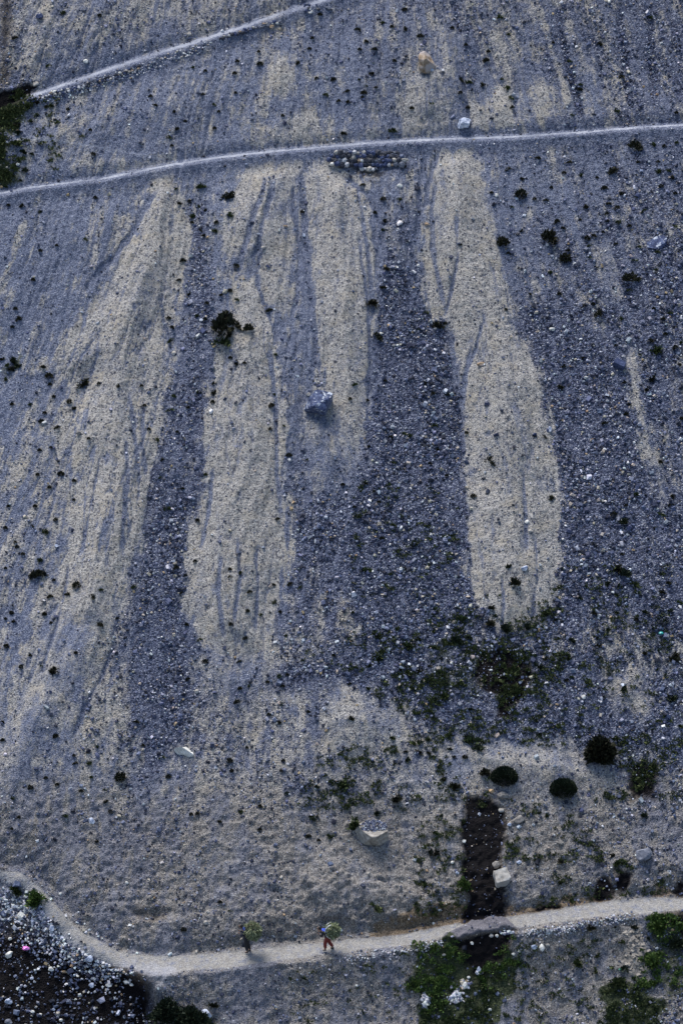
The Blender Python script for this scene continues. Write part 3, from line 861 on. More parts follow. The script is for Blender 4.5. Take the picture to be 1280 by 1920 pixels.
# (px, py, width px, height px, material, name, category, label, seed, turn)
ROCKS = [
 (600, 760, 50, 42, 'B', 'boulder', 'big slate blue boulder with white veins below the third tan tongue', 11, .5),
 (797, 122, 34, 46, 'O', 'boulder', 'orange brown split boulder high on the slope above the middle trail', 12, .1),
 (869, 233, 28, 19, 'P', 'boulder', 'pale blue white broken boulder resting on the uphill edge of the middle trail', 13, .2),
 (1230, 456, 38, 25, 'B', 'slab', 'flat blue slab half sunk in gravel near the right edge', 14, .6),
 (1161, 683, 24, 15, 'N', 'block', 'oblong navy blue block lying above the narrow tan streak on the right', 15, -.5),
 (347, 1407, 32, 20, 'W', 'shard', 'sharp white shard sticking out of the dark gravel lower left of centre', 16, -.4),
 (700, 1564, 62, 46, 'T', 'boulder', 'large tan boulder capped with blue gravel above the lower trail', 17, .0),
 (940, 1646, 32, 33, 'C', 'block', 'cream coloured square block beside the dark wet seep', 18, .3),
 (75, 31, 13, 13, 'N', 'rock', 'dark blue rock near the top left corner', 19, .3),
 (162, 115, 11, 9, 'W', 'rock', 'small white rock just uphill of the upper trail', 20, .3),
 (1204, 1602, 30, 26, 'G', 'boulder', 'blue grey boulder sunk in cracked earth on the lower right', 21, .3),
 (902, 683, 16, 10, 'O', 'rock', 'ochre rock in the middle of the right tan tongue', 22, .1),
 (1035, 618, 13, 8, 'W', 'rock', 'white flat rock in gravel right of the right tan tongue', 23, .2),
 (1097, 708, 9, 5, 'W', 'rock', 'thin white chip in gravel left of the navy block', 24, .1),
 (987, 979, 9, 8, 'W', 'rock', 'upper of two white rocks on the lower half of the right tan tongue', 25, .1),
 (994, 996, 8, 8, 'C', 'rock', 'lower cream one of two rocks on the right tan tongue', 26, .1),
 (983, 1066, 13, 10, 'P', 'rock', 'pale blue rock near the foot of the right tan tongue', 27, .1),
 (1001, 815, 9, 8, 'N', 'rock', 'dark blue rock halfway down the right tan tongue', 28, .1),
 (172, 1540, 11, 13, 'P', 'rock', 'pale blue rock on the brown earth above the lower trail bend', 29, .1),
 (1103, 788, 0, 0, 'G', 'rock', '', 30, .1),
 (41, 1717, 15, 14, 'W', 'rock', 'large white rock in the stream bed below the green bush', 31, .2),
 (98, 1740, 13, 12, 'P', 'rock', 'pale bluish rock at the upper edge of the stream bed beside the trail', 32, .2),
 (18, 1790, 17, 11, 'W', 'rock', 'cream white flat rock at the left edge left of the pink bag', 33, .4),
 (168, 1798, 16, 12, 'P', 'rock', 'light blue grey rock below the bend of the lower trail', 34, .1),
 (96, 1817, 12, 10, 'W', 'rock', 'white oblong rock at the end of the chalky streak', 35, -.4),
 (60, 1834, 8, 7, 'P', 'rock', 'small blue grey rock under the chalky streak in the stream bed', 36, .2),
 (173, 1848, 12, 10, 'P', 'rock', 'pale grey rock in the middle of the lower stream bed', 37, .2),
 (17, 1878, 14, 11, 'P', 'rock', 'pale blue rock at the lower left edge of the photo', 38, .2),
 (20, 1760, 8, 7, 'W', 'rock', 'small round white rock above and left of the pink bag', 39, .2),
 (204, 1847, 12, 7, 'W', 'rock', 'flat white rock right of the pale grey rock in the stream bed', 40, -.2),
 (237, 1842, 11, 8, 'W', 'rock', 'right hand white rock of the pair under the trail edge', 41, .2),
 (247, 1846, 8, 7, 'W', 'rock', 'small white rock touching the right side of the white pair', 42, .2),
 (132, 1823, 7, 7, 'W', 'rock', 'small white rock below the light blue grey rock in the stream bed', 43, .1),
 (101, 1892, 7, 6, 'P', 'rock', 'small pale rock low in the dark part of the stream bed', 44, .1),
 (115, 1912, 7, 7, 'W', 'rock', 'small round white rock at the bottom edge in the stream bed', 45, .1),
 (17, 1916, 14, 11, 'G', 'rock', 'grey round rock in the bottom left corner', 46, .1),
 (114, 1676, 7, 6, 'W', 'rock', 'small white rock just above the lower trail as it bends down', 47, .1),
 (63, 1726, 10, 9, 'P', 'rock', 'bluish white rock right of the large white rock in the stream bed', 48, .1),
 (7, 1713, 12, 11, 'B', 'rock', 'dark blue rock at the left edge of the stream bed', 49, .1),
 (62, 1897, 9, 6, 'W', 'rock', 'white flat rock in the row near the bottom left', 50, -.3),
 (76, 1902, 8, 6, 'W', 'rock', 'second white flat rock of the row near the bottom left', 51, -.2),
 (388, 1902, 22, 17, 'P', 'rock', 'pale blue white rock right of the dark bush at the bottom edge', 52, -.3),
 (872, 1848, 13, 14, 'W', 'rock', 'bright white rock in the green growth under the mud slump', 53, .1),
 (896, 1818, 8, 13, 'P', 'rock', 'tall pale rock standing among green plants below the trail', 54, .1),
 (884, 1769, 7, 7, 'W', 'rock', 'small white rock on the dark lip of the mud slump', 55, .1),
 (920, 1754, 9, 8, 'C', 'rock', 'cream rock on the trail edge right of the mud slump', 56, .1),
 (931, 1755, 7, 6, 'W', 'rock', 'small white rock on the trail edge beside the cream rock', 57, .1),
 (812, 1731, 7, 6, 'W', 'rock', 'small white rock in the ochre bank above the trail', 58, .1),
 (918, 1893, 7, 6, 'W', 'rock', 'lone small white rock low in the green growth', 59, .1),
 (962, 1789, 8, 6, 'W', 'rock', 'left small white rock at the edge of the green growth', 60, .1),
 (972, 1783, 7, 6, 'W', 'rock', 'right small white rock at the edge of the green growth', 61, .1),
 (832, 1790, 8, 6, 'C', 'rock', 'cream rock among the leafy plants left of the slump', 62, .1),
 (878, 1832, 7, 6, 'W', 'rock', 'small white rock between the tall pale rock and bright white rock', 63, .1),
 (1001, 1775, 12, 10, 'P', 'rock', 'left pale blue rock of three below the right part of the lower trail', 64, .2),
 (1014, 1777, 11, 14, 'W', 'rock', 'pointed white rock in the middle of three below the lower trail', 65, .2),
 (1026, 1772, 9, 8, 'C', 'rock', 'right small cream rock of three below the lower trail', 66, .2),
 (939, 1519, 10, 9, 'C', 'rock', 'cream rock at the upper right rim of the wet seep', 67, .2),
 (942, 1493, 20, 16, 'E', 'rock', 'rounded earthy clod rock at the head of the wet seep', 68, .2),
 (954, 1546, 8, 8, 'P', 'rock', 'small light blue rock right of the wet seep', 69, .2),
 (848, 1617, 8, 7, 'W', 'rock', 'lower small white rock on the left rim of the wet seep', 70, .2),
 (870, 1577, 8, 7, 'W', 'rock', 'upper small white rock on the left rim of the wet seep', 71, .2),
 (972, 1617, 10, 9, 'P', 'rock', 'pale rock a little uphill right of the cream square block', 72, .2),
 (857, 1637, 7, 7, 'P', 'rock', 'small pale rock just above the green bush by the seep', 73, .2),
 (930, 1622, 18, 13, 'E', 'rock', 'earthy lump just uphill of the cream square block', 74, .2),
 (973, 1537, 22, 15, 'E', 'rock', 'earthy grey lump right of the wet seep', 75, .2),
 (1050, 1580, 12, 9, 'E', 'rock', 'earthy lump on the cracked ground below the two round shrubs', 76, .2),
 (857, 1863, 9, 8, 'W', 'rock', 'white rock in the upper part of the pale stone heap', 77, .2),
 (850, 1868, 8, 11, 'W', 'rock', 'left white rock of the pale stone heap', 78, .2),
 (863, 1873, 9, 9, 'B', 'rock', 'blue rock at the lower right of the pale stone heap', 79, .2),
 (856, 1879, 8, 7, 'W', 'rock', 'lowest white rock of the pale stone heap', 80, .2),
 (1091, 373, 0, 0, 'G', 'rock', '', 81, .1),
 (968, 372, 9, 7, 'P', 'rock', 'pale rock beside the shrub pair right of the right tongue top', 82, -.2),
 (930, 366, 6, 8, 'W', 'rock', 'narrow white rock right of a shrub near the top of the right tongue', 83, .2),
 (749, 349, 10, 7, 'W', 'rock', 'white rock below the right end of the dry stone heap', 84, .1),
 (800, 421, 9, 8, 'O', 'rock', 'tawny rock on the left edge of the right tan tongue near its top', 85, .1),
 (535, 425, 9, 6, 'O', 'rock', 'tawny rock between the second and third tongues near their tops', 86, -.2),
 (570, 441, 6, 8, 'P', 'rock', 'small pale blue rock in the rill left of the third tan tongue', 87, .1),
 (494, 464, 8, 6, 'C', 'rock', 'cream rock above the second tan tongue', 88, .1),
 (437, 365, 7, 6, 'W', 'rock', 'small white rock touching a shrub under the middle trail', 89, .1),
 (1141, 2, 7, 9, 'W', 'rock', 'pointed white rock at the very top edge of the photo', 90, .1),
 (578, 740, 9, 7, 'C', 'rock', 'cream rock at the upper left of the big blue boulder', 91, .1),
 (713, 626, 8, 6, 'W', 'rock', 'white rock by a shrub in the gravel right of the third tongue', 92, .1),
 (1030, 805, 7, 14, 'P', 'rock', 'pale blue upright rock on the right rim of the right tongue', 93, .1),
 (326, 663, 8, 11, 'C', 'rock', 'cream rock on the right edge of the left tan tongue', 94, .1),
 (369, 1296, 9, 9, 'C', 'rock', 'cream rock in gravel below the second tan tongue', 95, .1),
 (148, 812, 11, 7, 'E', 'rock', 'brown lump on the left tan tongue', 96, .1),
 (107, 1024, 8, 6, 'P', 'rock', 'pale blue chip on streaky ground left of the left tongue', 97, -.4),
 (1093, 1307, 9, 8, 'W', 'rock', 'white rock in the gravel band right of the dark hollow', 98, .1),
 (846, 1243, 6, 6, 'W', 'rock', 'small white rock left of the dark hollow', 99, .1),
 (238, 1655, 7, 6, 'W', 'rock', 'small white rock on the brown bank above the trail bend', 100, .1),
 (390, 1709, 9, 8, 'C', 'rock', 'upper tan rock on the brown bank above the left walker', 101, .1),
 (386, 1730, 11, 8, 'C', 'rock', 'lower tan rock on the brown bank above the trail', 102, .3),
 (527, 1645, 8, 8, 'C', 'rock', 'pale rock on the open brown slope above the two walkers', 103, .1),
 (1066, 1614, 0, 0, 'G', 'rock', '', 104, .1),
 (30, 89, 0, 0, 'G', 'rock', '', 105, .1),
 (33, 246, 7, 6, 'O', 'rock', 'small orange rock among green plants at the left edge', 106, .1),
 (31, 252, 6, 5, 'W', 'rock', 'small white rock under the orange rock at the left edge', 107, .1),
 (34, 308, 8, 6, 'W', 'rock', 'white rock among green plants above the left end of the middle trail', 108, .1),
 (68, 158, 12, 9, 'C', 'rock', 'cream rock above the dark ledge at the upper left', 109, .2),
 (582, 23, 10, 6, 'W', 'rock', 'white oblong rock on the lower edge of the upper trail near its top', 110, .2),
 (510, 51, 9, 8, 'O', 'rock', 'orange rock on the lower edge of the upper trail', 111, .2),
 (355, 64, 8, 7, 'C', 'rock', 'cream rock on the bank above the upper trail', 112, .2),
 (1243, 1330, 0, 0, 'G', 'rock', '', 113, .1),
 (1225, 1592, 0, 0, 'G', 'rock', '', 114, .1),
]
RM = {'B': M_BLUE, 'N': M_NAVY, 'O': M_OCHRE, 'P': M_PALEBLUE, 'W': M_WHITE, 'C': M_CREAM, 'T': M_TOPPED, 'G': M_GREYROCK, 'E': M_CLOD}
VIEW_UP = math.cos(PITCH)

def rock(px, py, w, hgt, mk, nm, lab, seed, turn):
    if w == 0: return None
    s = px_size(py)
    a, b = w * s / 2 * 1.12, hgt * s / 2 * 1.15
    cat = {'boulder': 'boulder', 'slab': 'slab', 'block': 'block', 'shard': 'rock'}.get(nm, 'rock')
    sq = None; sub = 2 if w < 12 else (3 if w < 28 else 4); pl = 9
    dims = (a, b, (a + b) / 2 * .75)
    if nm == 'slab': dims = (a, b, a * .28); sq = [(0, 0, 1, .25)]
    if lab.startswith('big slate'): sq = [(0, .2, 1, .52), (-.75, -.66, .1, .62), (.66, -.75, .0, .55), (.8, .6, 0, .72), (-.5, .86, 0, .70), (0, -.5, .85, .6)]; pl = 2; dims = (a * 1.12, b * 1.15, a * .95)
    if nm == 'block': sq = [(1, .1, 0, .62), (-1, .1, 0, .62), (0, 1, .1, .6), (0, -1, .1, .6), (0, 0, 1, .6)]; pl = 2; dims = (a * 1.25, b * 1.25, (a + b) / 2)
    if lab.startswith('large tan'): sq = [(0, .55, .83, .42), (-.8, -.4, .3, .6), (.7, -.6, .2, .62), (0, -.8, .1, .66), (.1, .9, 0, .7)]; pl = 3; dims = (a * 1.08, b * 1.08, a * .62)
    if nm == 'shard': sq = [(.3, .7, .6, .22), (-.6, .5, .3, .35), (0, -.8, .5, .3)]; pl = 4; dims = (a * 1.25, b * 1.3, a * .8)
    me = rock_mesh(nm, seed, RM[mk], sub, dims, pl, .035 if w > 28 else .05, sq)
    u, v, h = on_ground(px, py)
    lift = dims[2] * (.42 if nm != 'slab' else .35) if not nm == 'shard' else dims[2] * .3
    # sit the rock on the slope below the point seen
    P = world_of(u, v - dims[2] * .12, samp(HH, u, v - dims[2] * .12) + lift)[0]
    o = link(me, nm, label=lab, category=cat, loc=P.tolist(), rot=(TH, 0, 0))
    o.rotation_euler = (Matrix.Rotation(TH, 3, 'X') @ Matrix.Rotation(turn, 3, 'Z')).to_euler()
    return o
random.seed(5)
for R in ROCKS:
    rock(*R)

# gravel lying on top of the large tan boulder
def gravel_on(px, py, w, h, n, name, lab, size, zoff, cols_w, parent=None):
    a = rng.uniform(0, 2 * np.pi, n); r = np.sqrt(rng.uniform(0, 1, n))
    X = px + w / 2 * r * np.cos(a); Y = py + h / 2 * r * np.sin(a)
    u, v = pix2uv(X, Y, zoff)
    me = stone_mesh(name, u, v, rng.uniform(size * .6, size * 1.5, n), pick_cols(n, cols_w), lift=0)
    # move from ground height to the given height
    co = np.empty(len(me.vertices) * 3, np.float32); me.vertices.foreach_get('co', co)
    co = co.reshape(n, 8, 3) + ((zoff - samp(HH, u, v))[:, None, None] * NN).astype(np.float32)
    me.vertices.foreach_set('co', co.ravel()); me.update()
    return link(me, name, label=lab, category='gravel', kind='stuff')
_u, _v, _h = on_ground(700, 1552)
gravel_on(700, 1549, 50, 24, 420, 'gravel_cap', 'blue gravel lying on the flat top of the large tan boulder', .065, float(_h[0]) + .58, [3, 5, 6, 6, 5, 3, 1, .5, .2])
for (px, py, w, h, n, lab) in [(855, 1868, 26, 30, 90, 'heap of small white stones in the green growth under the slump'),
                               (872, 1845, 18, 18, 40, 'small heap of white stones touching the bright white rock'),
                               (798, 1880, 20, 30, 60, 'pale stones scattered at the left side of the green growth'),
                               (950, 1749, 24, 8, 30, 'row of white stones along the trail edge right of the slump'),
                               (896, 1824, 12, 10, 16, 'pale pebbles at the foot of the tall pale rock')]:
    u, v, hh = on_ground(px + w / 2 * rng.normal(0, .45, n), py + h / 2 * rng.normal(0, .45, n))
    link(stone_mesh('white_stones', u, v, rng.uniform(.07, .20, n), pick_cols(n, [.5, .5, .5, 1, 3, 6, 6, 1, .2]), lift=.5), 'white_stones', label=lab, category='stones', kind='stuff')

for (pl, n, sz, lab) in [([(0,1690),(60,1708),(105,1752),(160,1792),(225,1822)], 1500, (.05, .17), 'band of white gravel along the stream side of the lower trail'),
                     ([(640,1800),(760,1780),(830,1768)], 260, (.04, .10), 'pale gravel spilling off the outer edge of the lower trail'),
                     ([(985,1752),(1080,1738),(1180,1722)], 420, (.04, .10), 'pale gravel along the outer edge of the trail at lower right'),
                     ([(60,193),(160,166),(262,130),(400,82)], 420, (.05, .12), 'broken stone chips along the upper trail edge')]:
    A_ = np.array(pl, float); t = rng.uniform(0, len(A_) - 1.001, n); i = t.astype(int); f = (t - i)[:, None]
    Q = A_[i] * (1 - f) + A_[i + 1] * f + rng.normal(0, 1, (n, 2)) * ([26, 15] if n > 1000 else [8, 5])
    u, v, hh = on_ground(Q[:, 0], Q[:, 1]); ok = samp(MK['path'], u, v) < .5
    u, v = u[ok], v[ok]
    link(stone_mesh('edge_gravel', u, v, rng.uniform(sz[0], sz[1], len(u)), pick_cols(len(u), [1, 1, 1, 2, 3, 5, 5, 1.5, .3]), lift=.35), 'edge_gravel', label=lab, category='gravel', kind='stuff')

# ------------------------------------------------------------------ dry stone wall under the middle trail
def stone_unit(seed):
    r = random.Random(seed); bm = bmesh.new()
    bmesh.ops.create_icosphere(bm, subdivisions=1, radius=.5)
    for v in bm.verts:
        v.co = Vector((v.co.x * r.uniform(.85, 1.2), v.co.y * r.uniform(.8, 1.1), v.co.z * r.uniform(.8, 1.05))) * r.uniform(.86, 1.12)
    me = bpy.data.meshes.new('stone'); bm.to_mesh(me); bm.free(); return me
M_DARKWALL = rock_material('dark_wall_stone', (.012, .014, .02), (.035, .038, .052), (.085, .09, .11), scale=5)
WM = [M_NAVY, M_DARKWALL, M_GREYROCK, M_NAVY, M_CREAM, M_WHITE, M_OCHRE, M_DARKWALL, M_GREYROCK]
M_WALLW = rock_material('wall_stone_white', (.25, .25, .27), (.45, .45, .47), (.66, .66, .66), scale=6)
UNITS = []
for k in range(18):
    me = stone_unit(900 + k); me.materials.append((WM + [M_DARKWALL, M_BLUE, M_NAVY, M_DARKWALL, M_GREYROCK, M_NAVY, M_DARKWALL, M_CREAM, M_WALLW])[k]); UNITS.append(me)

def empty(name, loc, label, category, group=None):
    o = bpy.data.objects.new(name, None); COL.objects.link(o); o.location = loc; o.empty_display_size = .3
    o['label'] = label; o['category'] = category
    if group: o['group'] = group
    return o

def lay_stones(root, placed):
    base = Vector(root.location)
    for i, (px, py, s, dh) in enumerate(placed):
        m = random.choice(UNITS)
        P = spot(px, py, dh)
        o = link(m, 'stone', parent=root, loc=tuple(P - base), scale=(s * random.uniform(.9, 1.25), s, s * random.uniform(.75, 1)))
        o.rotation_euler = (TH + random.uniform(-.4, .4), random.uniform(-.4, .4), random.uniform(0, 6.28))

wall = empty('dry_stone_wall', spot(685, 312), 'dark rubble dry stone wall holding up the middle trail', 'stone wall')
placed = []
for row in range(5):
    x = 612 + [14, 6, 0, 6, 62][row]; xe = [742, 752, 762, 748, 705][row]
    while x < xe:
        s = random.uniform(5.0, 10.5) + (2.0 if row == 3 else 0)
        arc = 5.0 * ((x - 685) / 80.0) ** 2
        placed.append((x + s / 2, 292 + row * 6.6 - arc * .4 + random.uniform(-1.2, 1.2), s * .031 * 1.25, .10 + .05 * (4 - row) + random.uniform(-.03, .05)))
        x += s * .86
lay_stones(wall, placed)

edge = empty('stone_edging', spot(170, 162), 'row of rubble stones along the downhill edge of the upper trail', 'stone edging')
placed = []
L = [(52, 192), (80, 187), (104, 176), (140, 169), (175, 155), (205, 150), (235, 138), (262, 127)]
for i in range(len(L) - 1):
    (x0, y0), (x1, y1) = L[i], L[i + 1]; t = 0
    d = math.hypot(x1 - x0, y1 - y0)
    while t < 1:
        s = random.uniform(3.5, 8.0)
        for rr in range(2):
            placed.append((x0 + (x1 - x0) * t + random.uniform(-1.5, 1.5), y0 + (y1 - y0) * t + rr * 4 - 3 + random.uniform(-1.5, 1.5), s * .033, .05))
        t += s * .85 / d
lay_stones(edge, placed)
edge2 = empty('stone_edging', spot(460, 62), 'sparser stone row under the upper trail towards its top right', 'stone edging')
placed = [(x + random.uniform(-3, 3), 65 - (x - 435) * .285 + random.uniform(-3, 4), random.uniform(.09, .26), .04) for x in np.linspace(412, 524, 44)] + \
         [(570 + random.uniform(0, 48), 22 - random.uniform(0, 14), random.uniform(.1, .25), .04) for _ in range(16)]
lay_stones(edge2, placed)

# ------------------------------------------------------------------ vegetation
M_CUSH = leaf_material('cushion_leaf', (.010, .011, .008), (.038, .040, .022))
M_GREENT = leaf_material('green_leaf', (.012, .020, .009), (.075, .10, .036))
M_BRIGHT = leaf_material('bright_leaf', (.016, .034, .008), (.11, .18, .045))
M_DARKG = leaf_material('dark_needle', (.008, .014, .010), (.036, .052, .028))
M_STEM = plain('woody_stem', (.07, .055, .04))
M_HAY = leaf_material('cut_grass', (.05, .07, .035), (.30, .34, .21))

def blades(r, n, rad_xy, height, leaf, spread=.8, droop=.3, core=True, clumps=0, flatten=1.0, lop=False):
    """many leaf-sized faces through a dome-shaped volume, plus twigs' shadowy middle"""
    V = []; Fc = []
    cl = [(r.uniform(-.7, .7), r.uniform(-.7, .7), r.uniform(.3, 1.0)) for _ in range(clumps)]
    for i in range(n):
        if clumps and r.random() < .85:
            c = r.choice(cl)
            x = c[0] + r.gauss(0, .26); y = c[1] + r.gauss(0, .26); z = c[2] * max(0, 1 - .7 * (x * x + y * y)) * r.uniform(.15, 1.05)
        else:
            a = r.uniform(0, 6.283); q = math.sqrt(r.random()); x = q * math.cos(a); y = q * math.sin(a)
            z = math.sqrt(max(0, 1 - q * q)) * r.uniform(.0, 1.05)
        if lop:
            k = 1 + .16 * math.sin(3 * math.atan2(y, x) + n) + .12 * math.sin(5 * math.atan2(y, x) + 2 * n + z * 3)
            x *= k; y *= k; z *= 1 + .14 * math.sin(4 * x + n) 
        p = Vector((x * rad_xy, y * rad_xy * flatten, z * height))
        d = Vector((x + r.gauss(0, spread * .5), y + r.gauss(0, spread * .5), .8 + z * .6 + r.gauss(0, spread * .4))).normalized()
        s = d.cross(Vector((r.gauss(0, 1), r.gauss(0, 1), r.gauss(0, 1)))).normalized()
        l = leaf * r.uniform(.6, 1.4); w = l * r.uniform(.22, .42)
        b = len(V)
        V += [p - s * w, p + s * w, p + d * l * .6 + s * w * .7, p + d * l]
        Fc += [(b, b + 1, b + 2, b + 3)]
    return V, Fc

def plant_mesh(name, seed, n, rx, hz, leaf, mat, **k):
    r = random.Random(seed)
    V, Fc = blades(r, n, rx, hz, leaf, **k)
    me = bpy.data.meshes.new(name); me.from_pydata([tuple(v) for v in V], [], Fc); me.materials.append(mat); return me

# unit-size protos (1 m wide), scaled per plant
CUSH = [plant_mesh('cushion_shrub', 100 + k, 210, .46, .50, .24, [M_CUSH, M_CUSH, M_GREENT][k % 3], clumps=[0, 5, 4, 0, 6, 3][k % 6]) for k in range(9)]
TUFT = [plant_mesh('grass_tuft', 200 + k, 110, .38, .34, .40, [M_GREENT, M_DARKG, M_CUSH][k % 3], clumps=[3, 5, 4][k % 3], spread=1.0) for k in range(9)]

def z(ox, oy, sc, txt, size=None):
    return [(ox + a / sc, oy + b / sc) for a, b in txt]
SH = []
SH += z(0, 0, 2, [(235,48),(373,60),(57,143),(185,247),(723,253),(770,268),(880,277),(890,232),(970,195),(975,240),(1117,237),(1187,292),(1223,355),(1060,436),(1200,57),(1170,145),(1160,185),(565,362),(583,396),(760,355),(883,350),(820,420),(800,392),(695,457),(665,485),(655,418),(805,483),(632,517),(645,548),(340,490),(305,512),(255,412),(115,455),(350,578),(755,700),(860,732),(712,755),(770,787),(742,773),(718,812),(720,836),(750,863),(812,835),(806,864),(865,806),(765,884),(660,708),(670,763),(358,743),(150,793),(85,772),(33,772),(213,922),(320,900),(152,942),(1133,797),(1250,300),(1270,380)])
SH += z(640, 0, 2, [(152,86),(188,101),(236,108),(415,107),(238,38),(60,112),(68,188),(95,155),(122,185),(198,231),(296,138),(595,62),(625,128),(550,195),(542,228),(793,162),(855,230),(465,170),(600,297),(445,303),(473,308),(527,318),(445,350),(473,403),(618,330),(640,402),(633,370),(118,275),(65,298),(130,328),(92,323),(78,367),(85,350),(25,382),(22,342),(10,500),(188,488),(337,390),(263,408),(863,432),(1047,287),(1030,413),(1255,425),(893,335),(968,165),(1157,66),(895,318),(622,635),(897,656),(1015,643),(1100,550),(1165,543),(1208,547),(1255,535),(1185,608),(1225,640),(1240,665),(1185,643),(1110,610),(1102,740),(1198,700),(1250,727),(1050,728),(562,725),(672,730),(675,670),(723,748),(785,705),(833,650),(855,610),(733,592),(957,668),(985,706),(917,776),(893,826),(1030,780),(1038,832),(1078,850),(1132,790),(1110,926),(927,922),(830,856),(775,893),(605,908),(627,948),(675,865),(808,830),(765,752),(980,872),(1030,915),(945,885),(920,893),(995,800),(995,830),(445,920),(235,627),(215,748),(157,745),(78,693),(162,832),(158,861),(125,800),(635,775),(850,940),(997,765),(1245,850),(1185,945)])
SH += z(0, 480, 2, [(59,200),(73,236),(47,268),(885,38),(862,130),(888,163),(830,148),(708,140),(738,225),(768,240),(848,230),(835,270),(880,260),(860,303),(828,330),(932,275),(1009,205),(864,385),(883,400),(917,404),(633,233),(643,318),(645,268),(775,180),(1035,370),(1030,520),(1018,562),(1065,638),(1083,747),(1153,764),(1013,648),(803,512),(806,480),(798,550),(747,510),(653,527),(637,578),(665,662),(705,570),(587,690),(603,832),(610,763),(627,950),(770,820),(683,873),(317,473),(372,480),(442,487),(531,489),(543,563),(559,652),(333,687),(278,570),(261,545),(217,643),(157,620),(168,590),(188,483),(185,450),(160,417),(46,558),(113,556),(202,530),(192,720),(149,730),(278,845),(278,917),(230,817),(142,822),(187,870),(133,940),(33,940),(125,92),(685,15),(670,90)])
SH += z(640, 480, 2, [(167,48),(157,118),(118,175),(130,305),(356,258),(389,255),(288,275),(318,210),(162,467),(343,518),(402,520),(317,477),(50,483),(32,538),(97,543),(350,633),(183,680),(232,665),(257,675),(103,717),(393,822),(331,778),(355,913),(363,725),(195,775),(230,800),(123,885),(48,943),(140,925),(205,905),(90,855),(5,860),(838,10),(925,5),(953,43),(780,62),(815,145),(705,142),(968,215),(943,182),(908,187),(1082,87),(1080,130),(1045,235),(1178,52),(1098,18),(1170,200),(1203,237),(1175,355),(1157,320),(1120,370),(1230,215),(1275,325),(1213,295),(1250,340),(1278,95),(1265,410),(1163,460),(1060,475),(1140,500),(1075,556),(1067,593),(985,627),(908,383),(833,413),(820,492),(557,773),(760,680),(722,673),(468,665),(494,900),(787,907),(850,768),(1103,893),(1067,938),(1273,612),(1240,900),(1235,935),(616,203),(1030,335),(1195,775)])
SH += z(0, 960, 2, [(120,52),(210,30),(58,115),(65,133),(87,160),(22,62),(133,237),(155,228),(22,212),(203,257),(290,275),(253,310),(345,318),(378,293),(500,281),(440,399),(375,425),(192,418),(190,318),(45,378),(22,402),(53,410),(168,383),(25,503),(115,540),(285,531),(157,580),(205,596),(172,72),(150,182),(740,32),(660,210),(695,241),(732,187),(862,217),(864,245),(900,230),(1026,272),(1089,270),(1130,281),(1028,335),(1050,375),(975,385),(928,371),(936,300),(867,420),(922,470),(1074,464),(700,425),(680,303),(770,560),(896,561),(1046,617),(1077,613),(1003,640),(935,651),(900,662),(888,712),(1060,655),(1048,790),(1008,762),(1053,718),(1155,752),(1250,540),(705,627),(748,480),(510,788),(537,877),(330,901),(278,915),(282,943),(337,942),(362,880),(210,842),(12,857),(10,788),(607,921),(860,932),(925,885),(1062,935),(1040,27),(80,580)])
SH += z(0, 1440, 2, [(453,37),(395,83),(303,85),(173,40),(48,112),(72,187),(46,230),(246,180),(215,65),(363,277),(397,125),(415,163),(717,176),(740,173),(867,10),(975,143),(903,165),(1055,12),(973,232),(823,200),(1155,255),(1240,255),(1195,273),(825,505),(865,537),(690,605),(632,32),(115,73),(343,35)])
TF = []
TF += z(640, 960, 2, [(150,100),(195,53),(240,40),(275,118),(95,220),(235,215),(187,230),(60,125),(45,375),(1020,12),(1055,38),(1195,10),(1175,60),(1052,158),(1030,210),(1058,230),(1040,280),(1000,270),(1030,310),(1032,375),(947,382),(893,322),(1105,400),(1138,375),(1200,300),(1225,268),(998,440),(955,470),(963,503),(1135,530),(1185,590),(1245,555),(1250,535),(1057,663),(1238,693),(1265,340),(1270,800),(1190,785),(561,360),(549,315),(590,315),(650,265),(627,203),(690,213),(571,391),(450,405),(512,396),(555,418),(345,445),(207,440),(130,462),(245,500),(290,475),(340,510),(145,550),(105,578),(220,590),(250,600),(290,600),(330,578),(375,550),(405,490),(440,490),(475,470),(430,480),(620,437),(700,430),(770,380),(805,403),(770,435),(807,475),(850,545),(860,620),(865,480),(840,630),(730,780),(740,835),(690,590),(740,580),(350,700),(380,690),(480,740),(440,640),(100,660),(30,645),(265,663),(465,840),(490,860),(510,885),(405,890),(420,920),(465,920),(270,870),(250,930),(290,900),(325,905),(240,900),(330,850),(118,938),(35,775),(190,845),(200,945),(765,550)])
TF += z(640, 1440, 2, [(530,17),(10,70),(45,50),(135,170),(205,115),(310,428),(315,440),(345,320),(375,180),(345,240),(820,350),(820,430),(770,178),(1015,330),(1040,355),(1040,392),(150,530),(125,522),(885,735),(960,703),(1025,597),(935,600),(1095,790),(950,760),(1095,600),(385,45),(425,70),(740,170),(1130,180),(1150,640),(1060,750)])
TF += z(0, 1440, 2, [(1075,97),(1160,112),(1188,70),(1140,67),(1220,30),(1243,50),(800,890),(1140,790),(1275,60),(1165,183),(1180,190),(60,450)])
TF += z(0, 0, 2, [(110,400),(145,430),(90,570),(85,590),(120,578),(55,535),(50,620),(95,640),(20,700),(70,500),(175,400),(195,395),(140,385),(65,470),(40,650),(75,675)])
TF += z(0, 480, 2, [(10,387),(50,387),(70,410),(22,462),(55,395),(30,410),(45,425)])
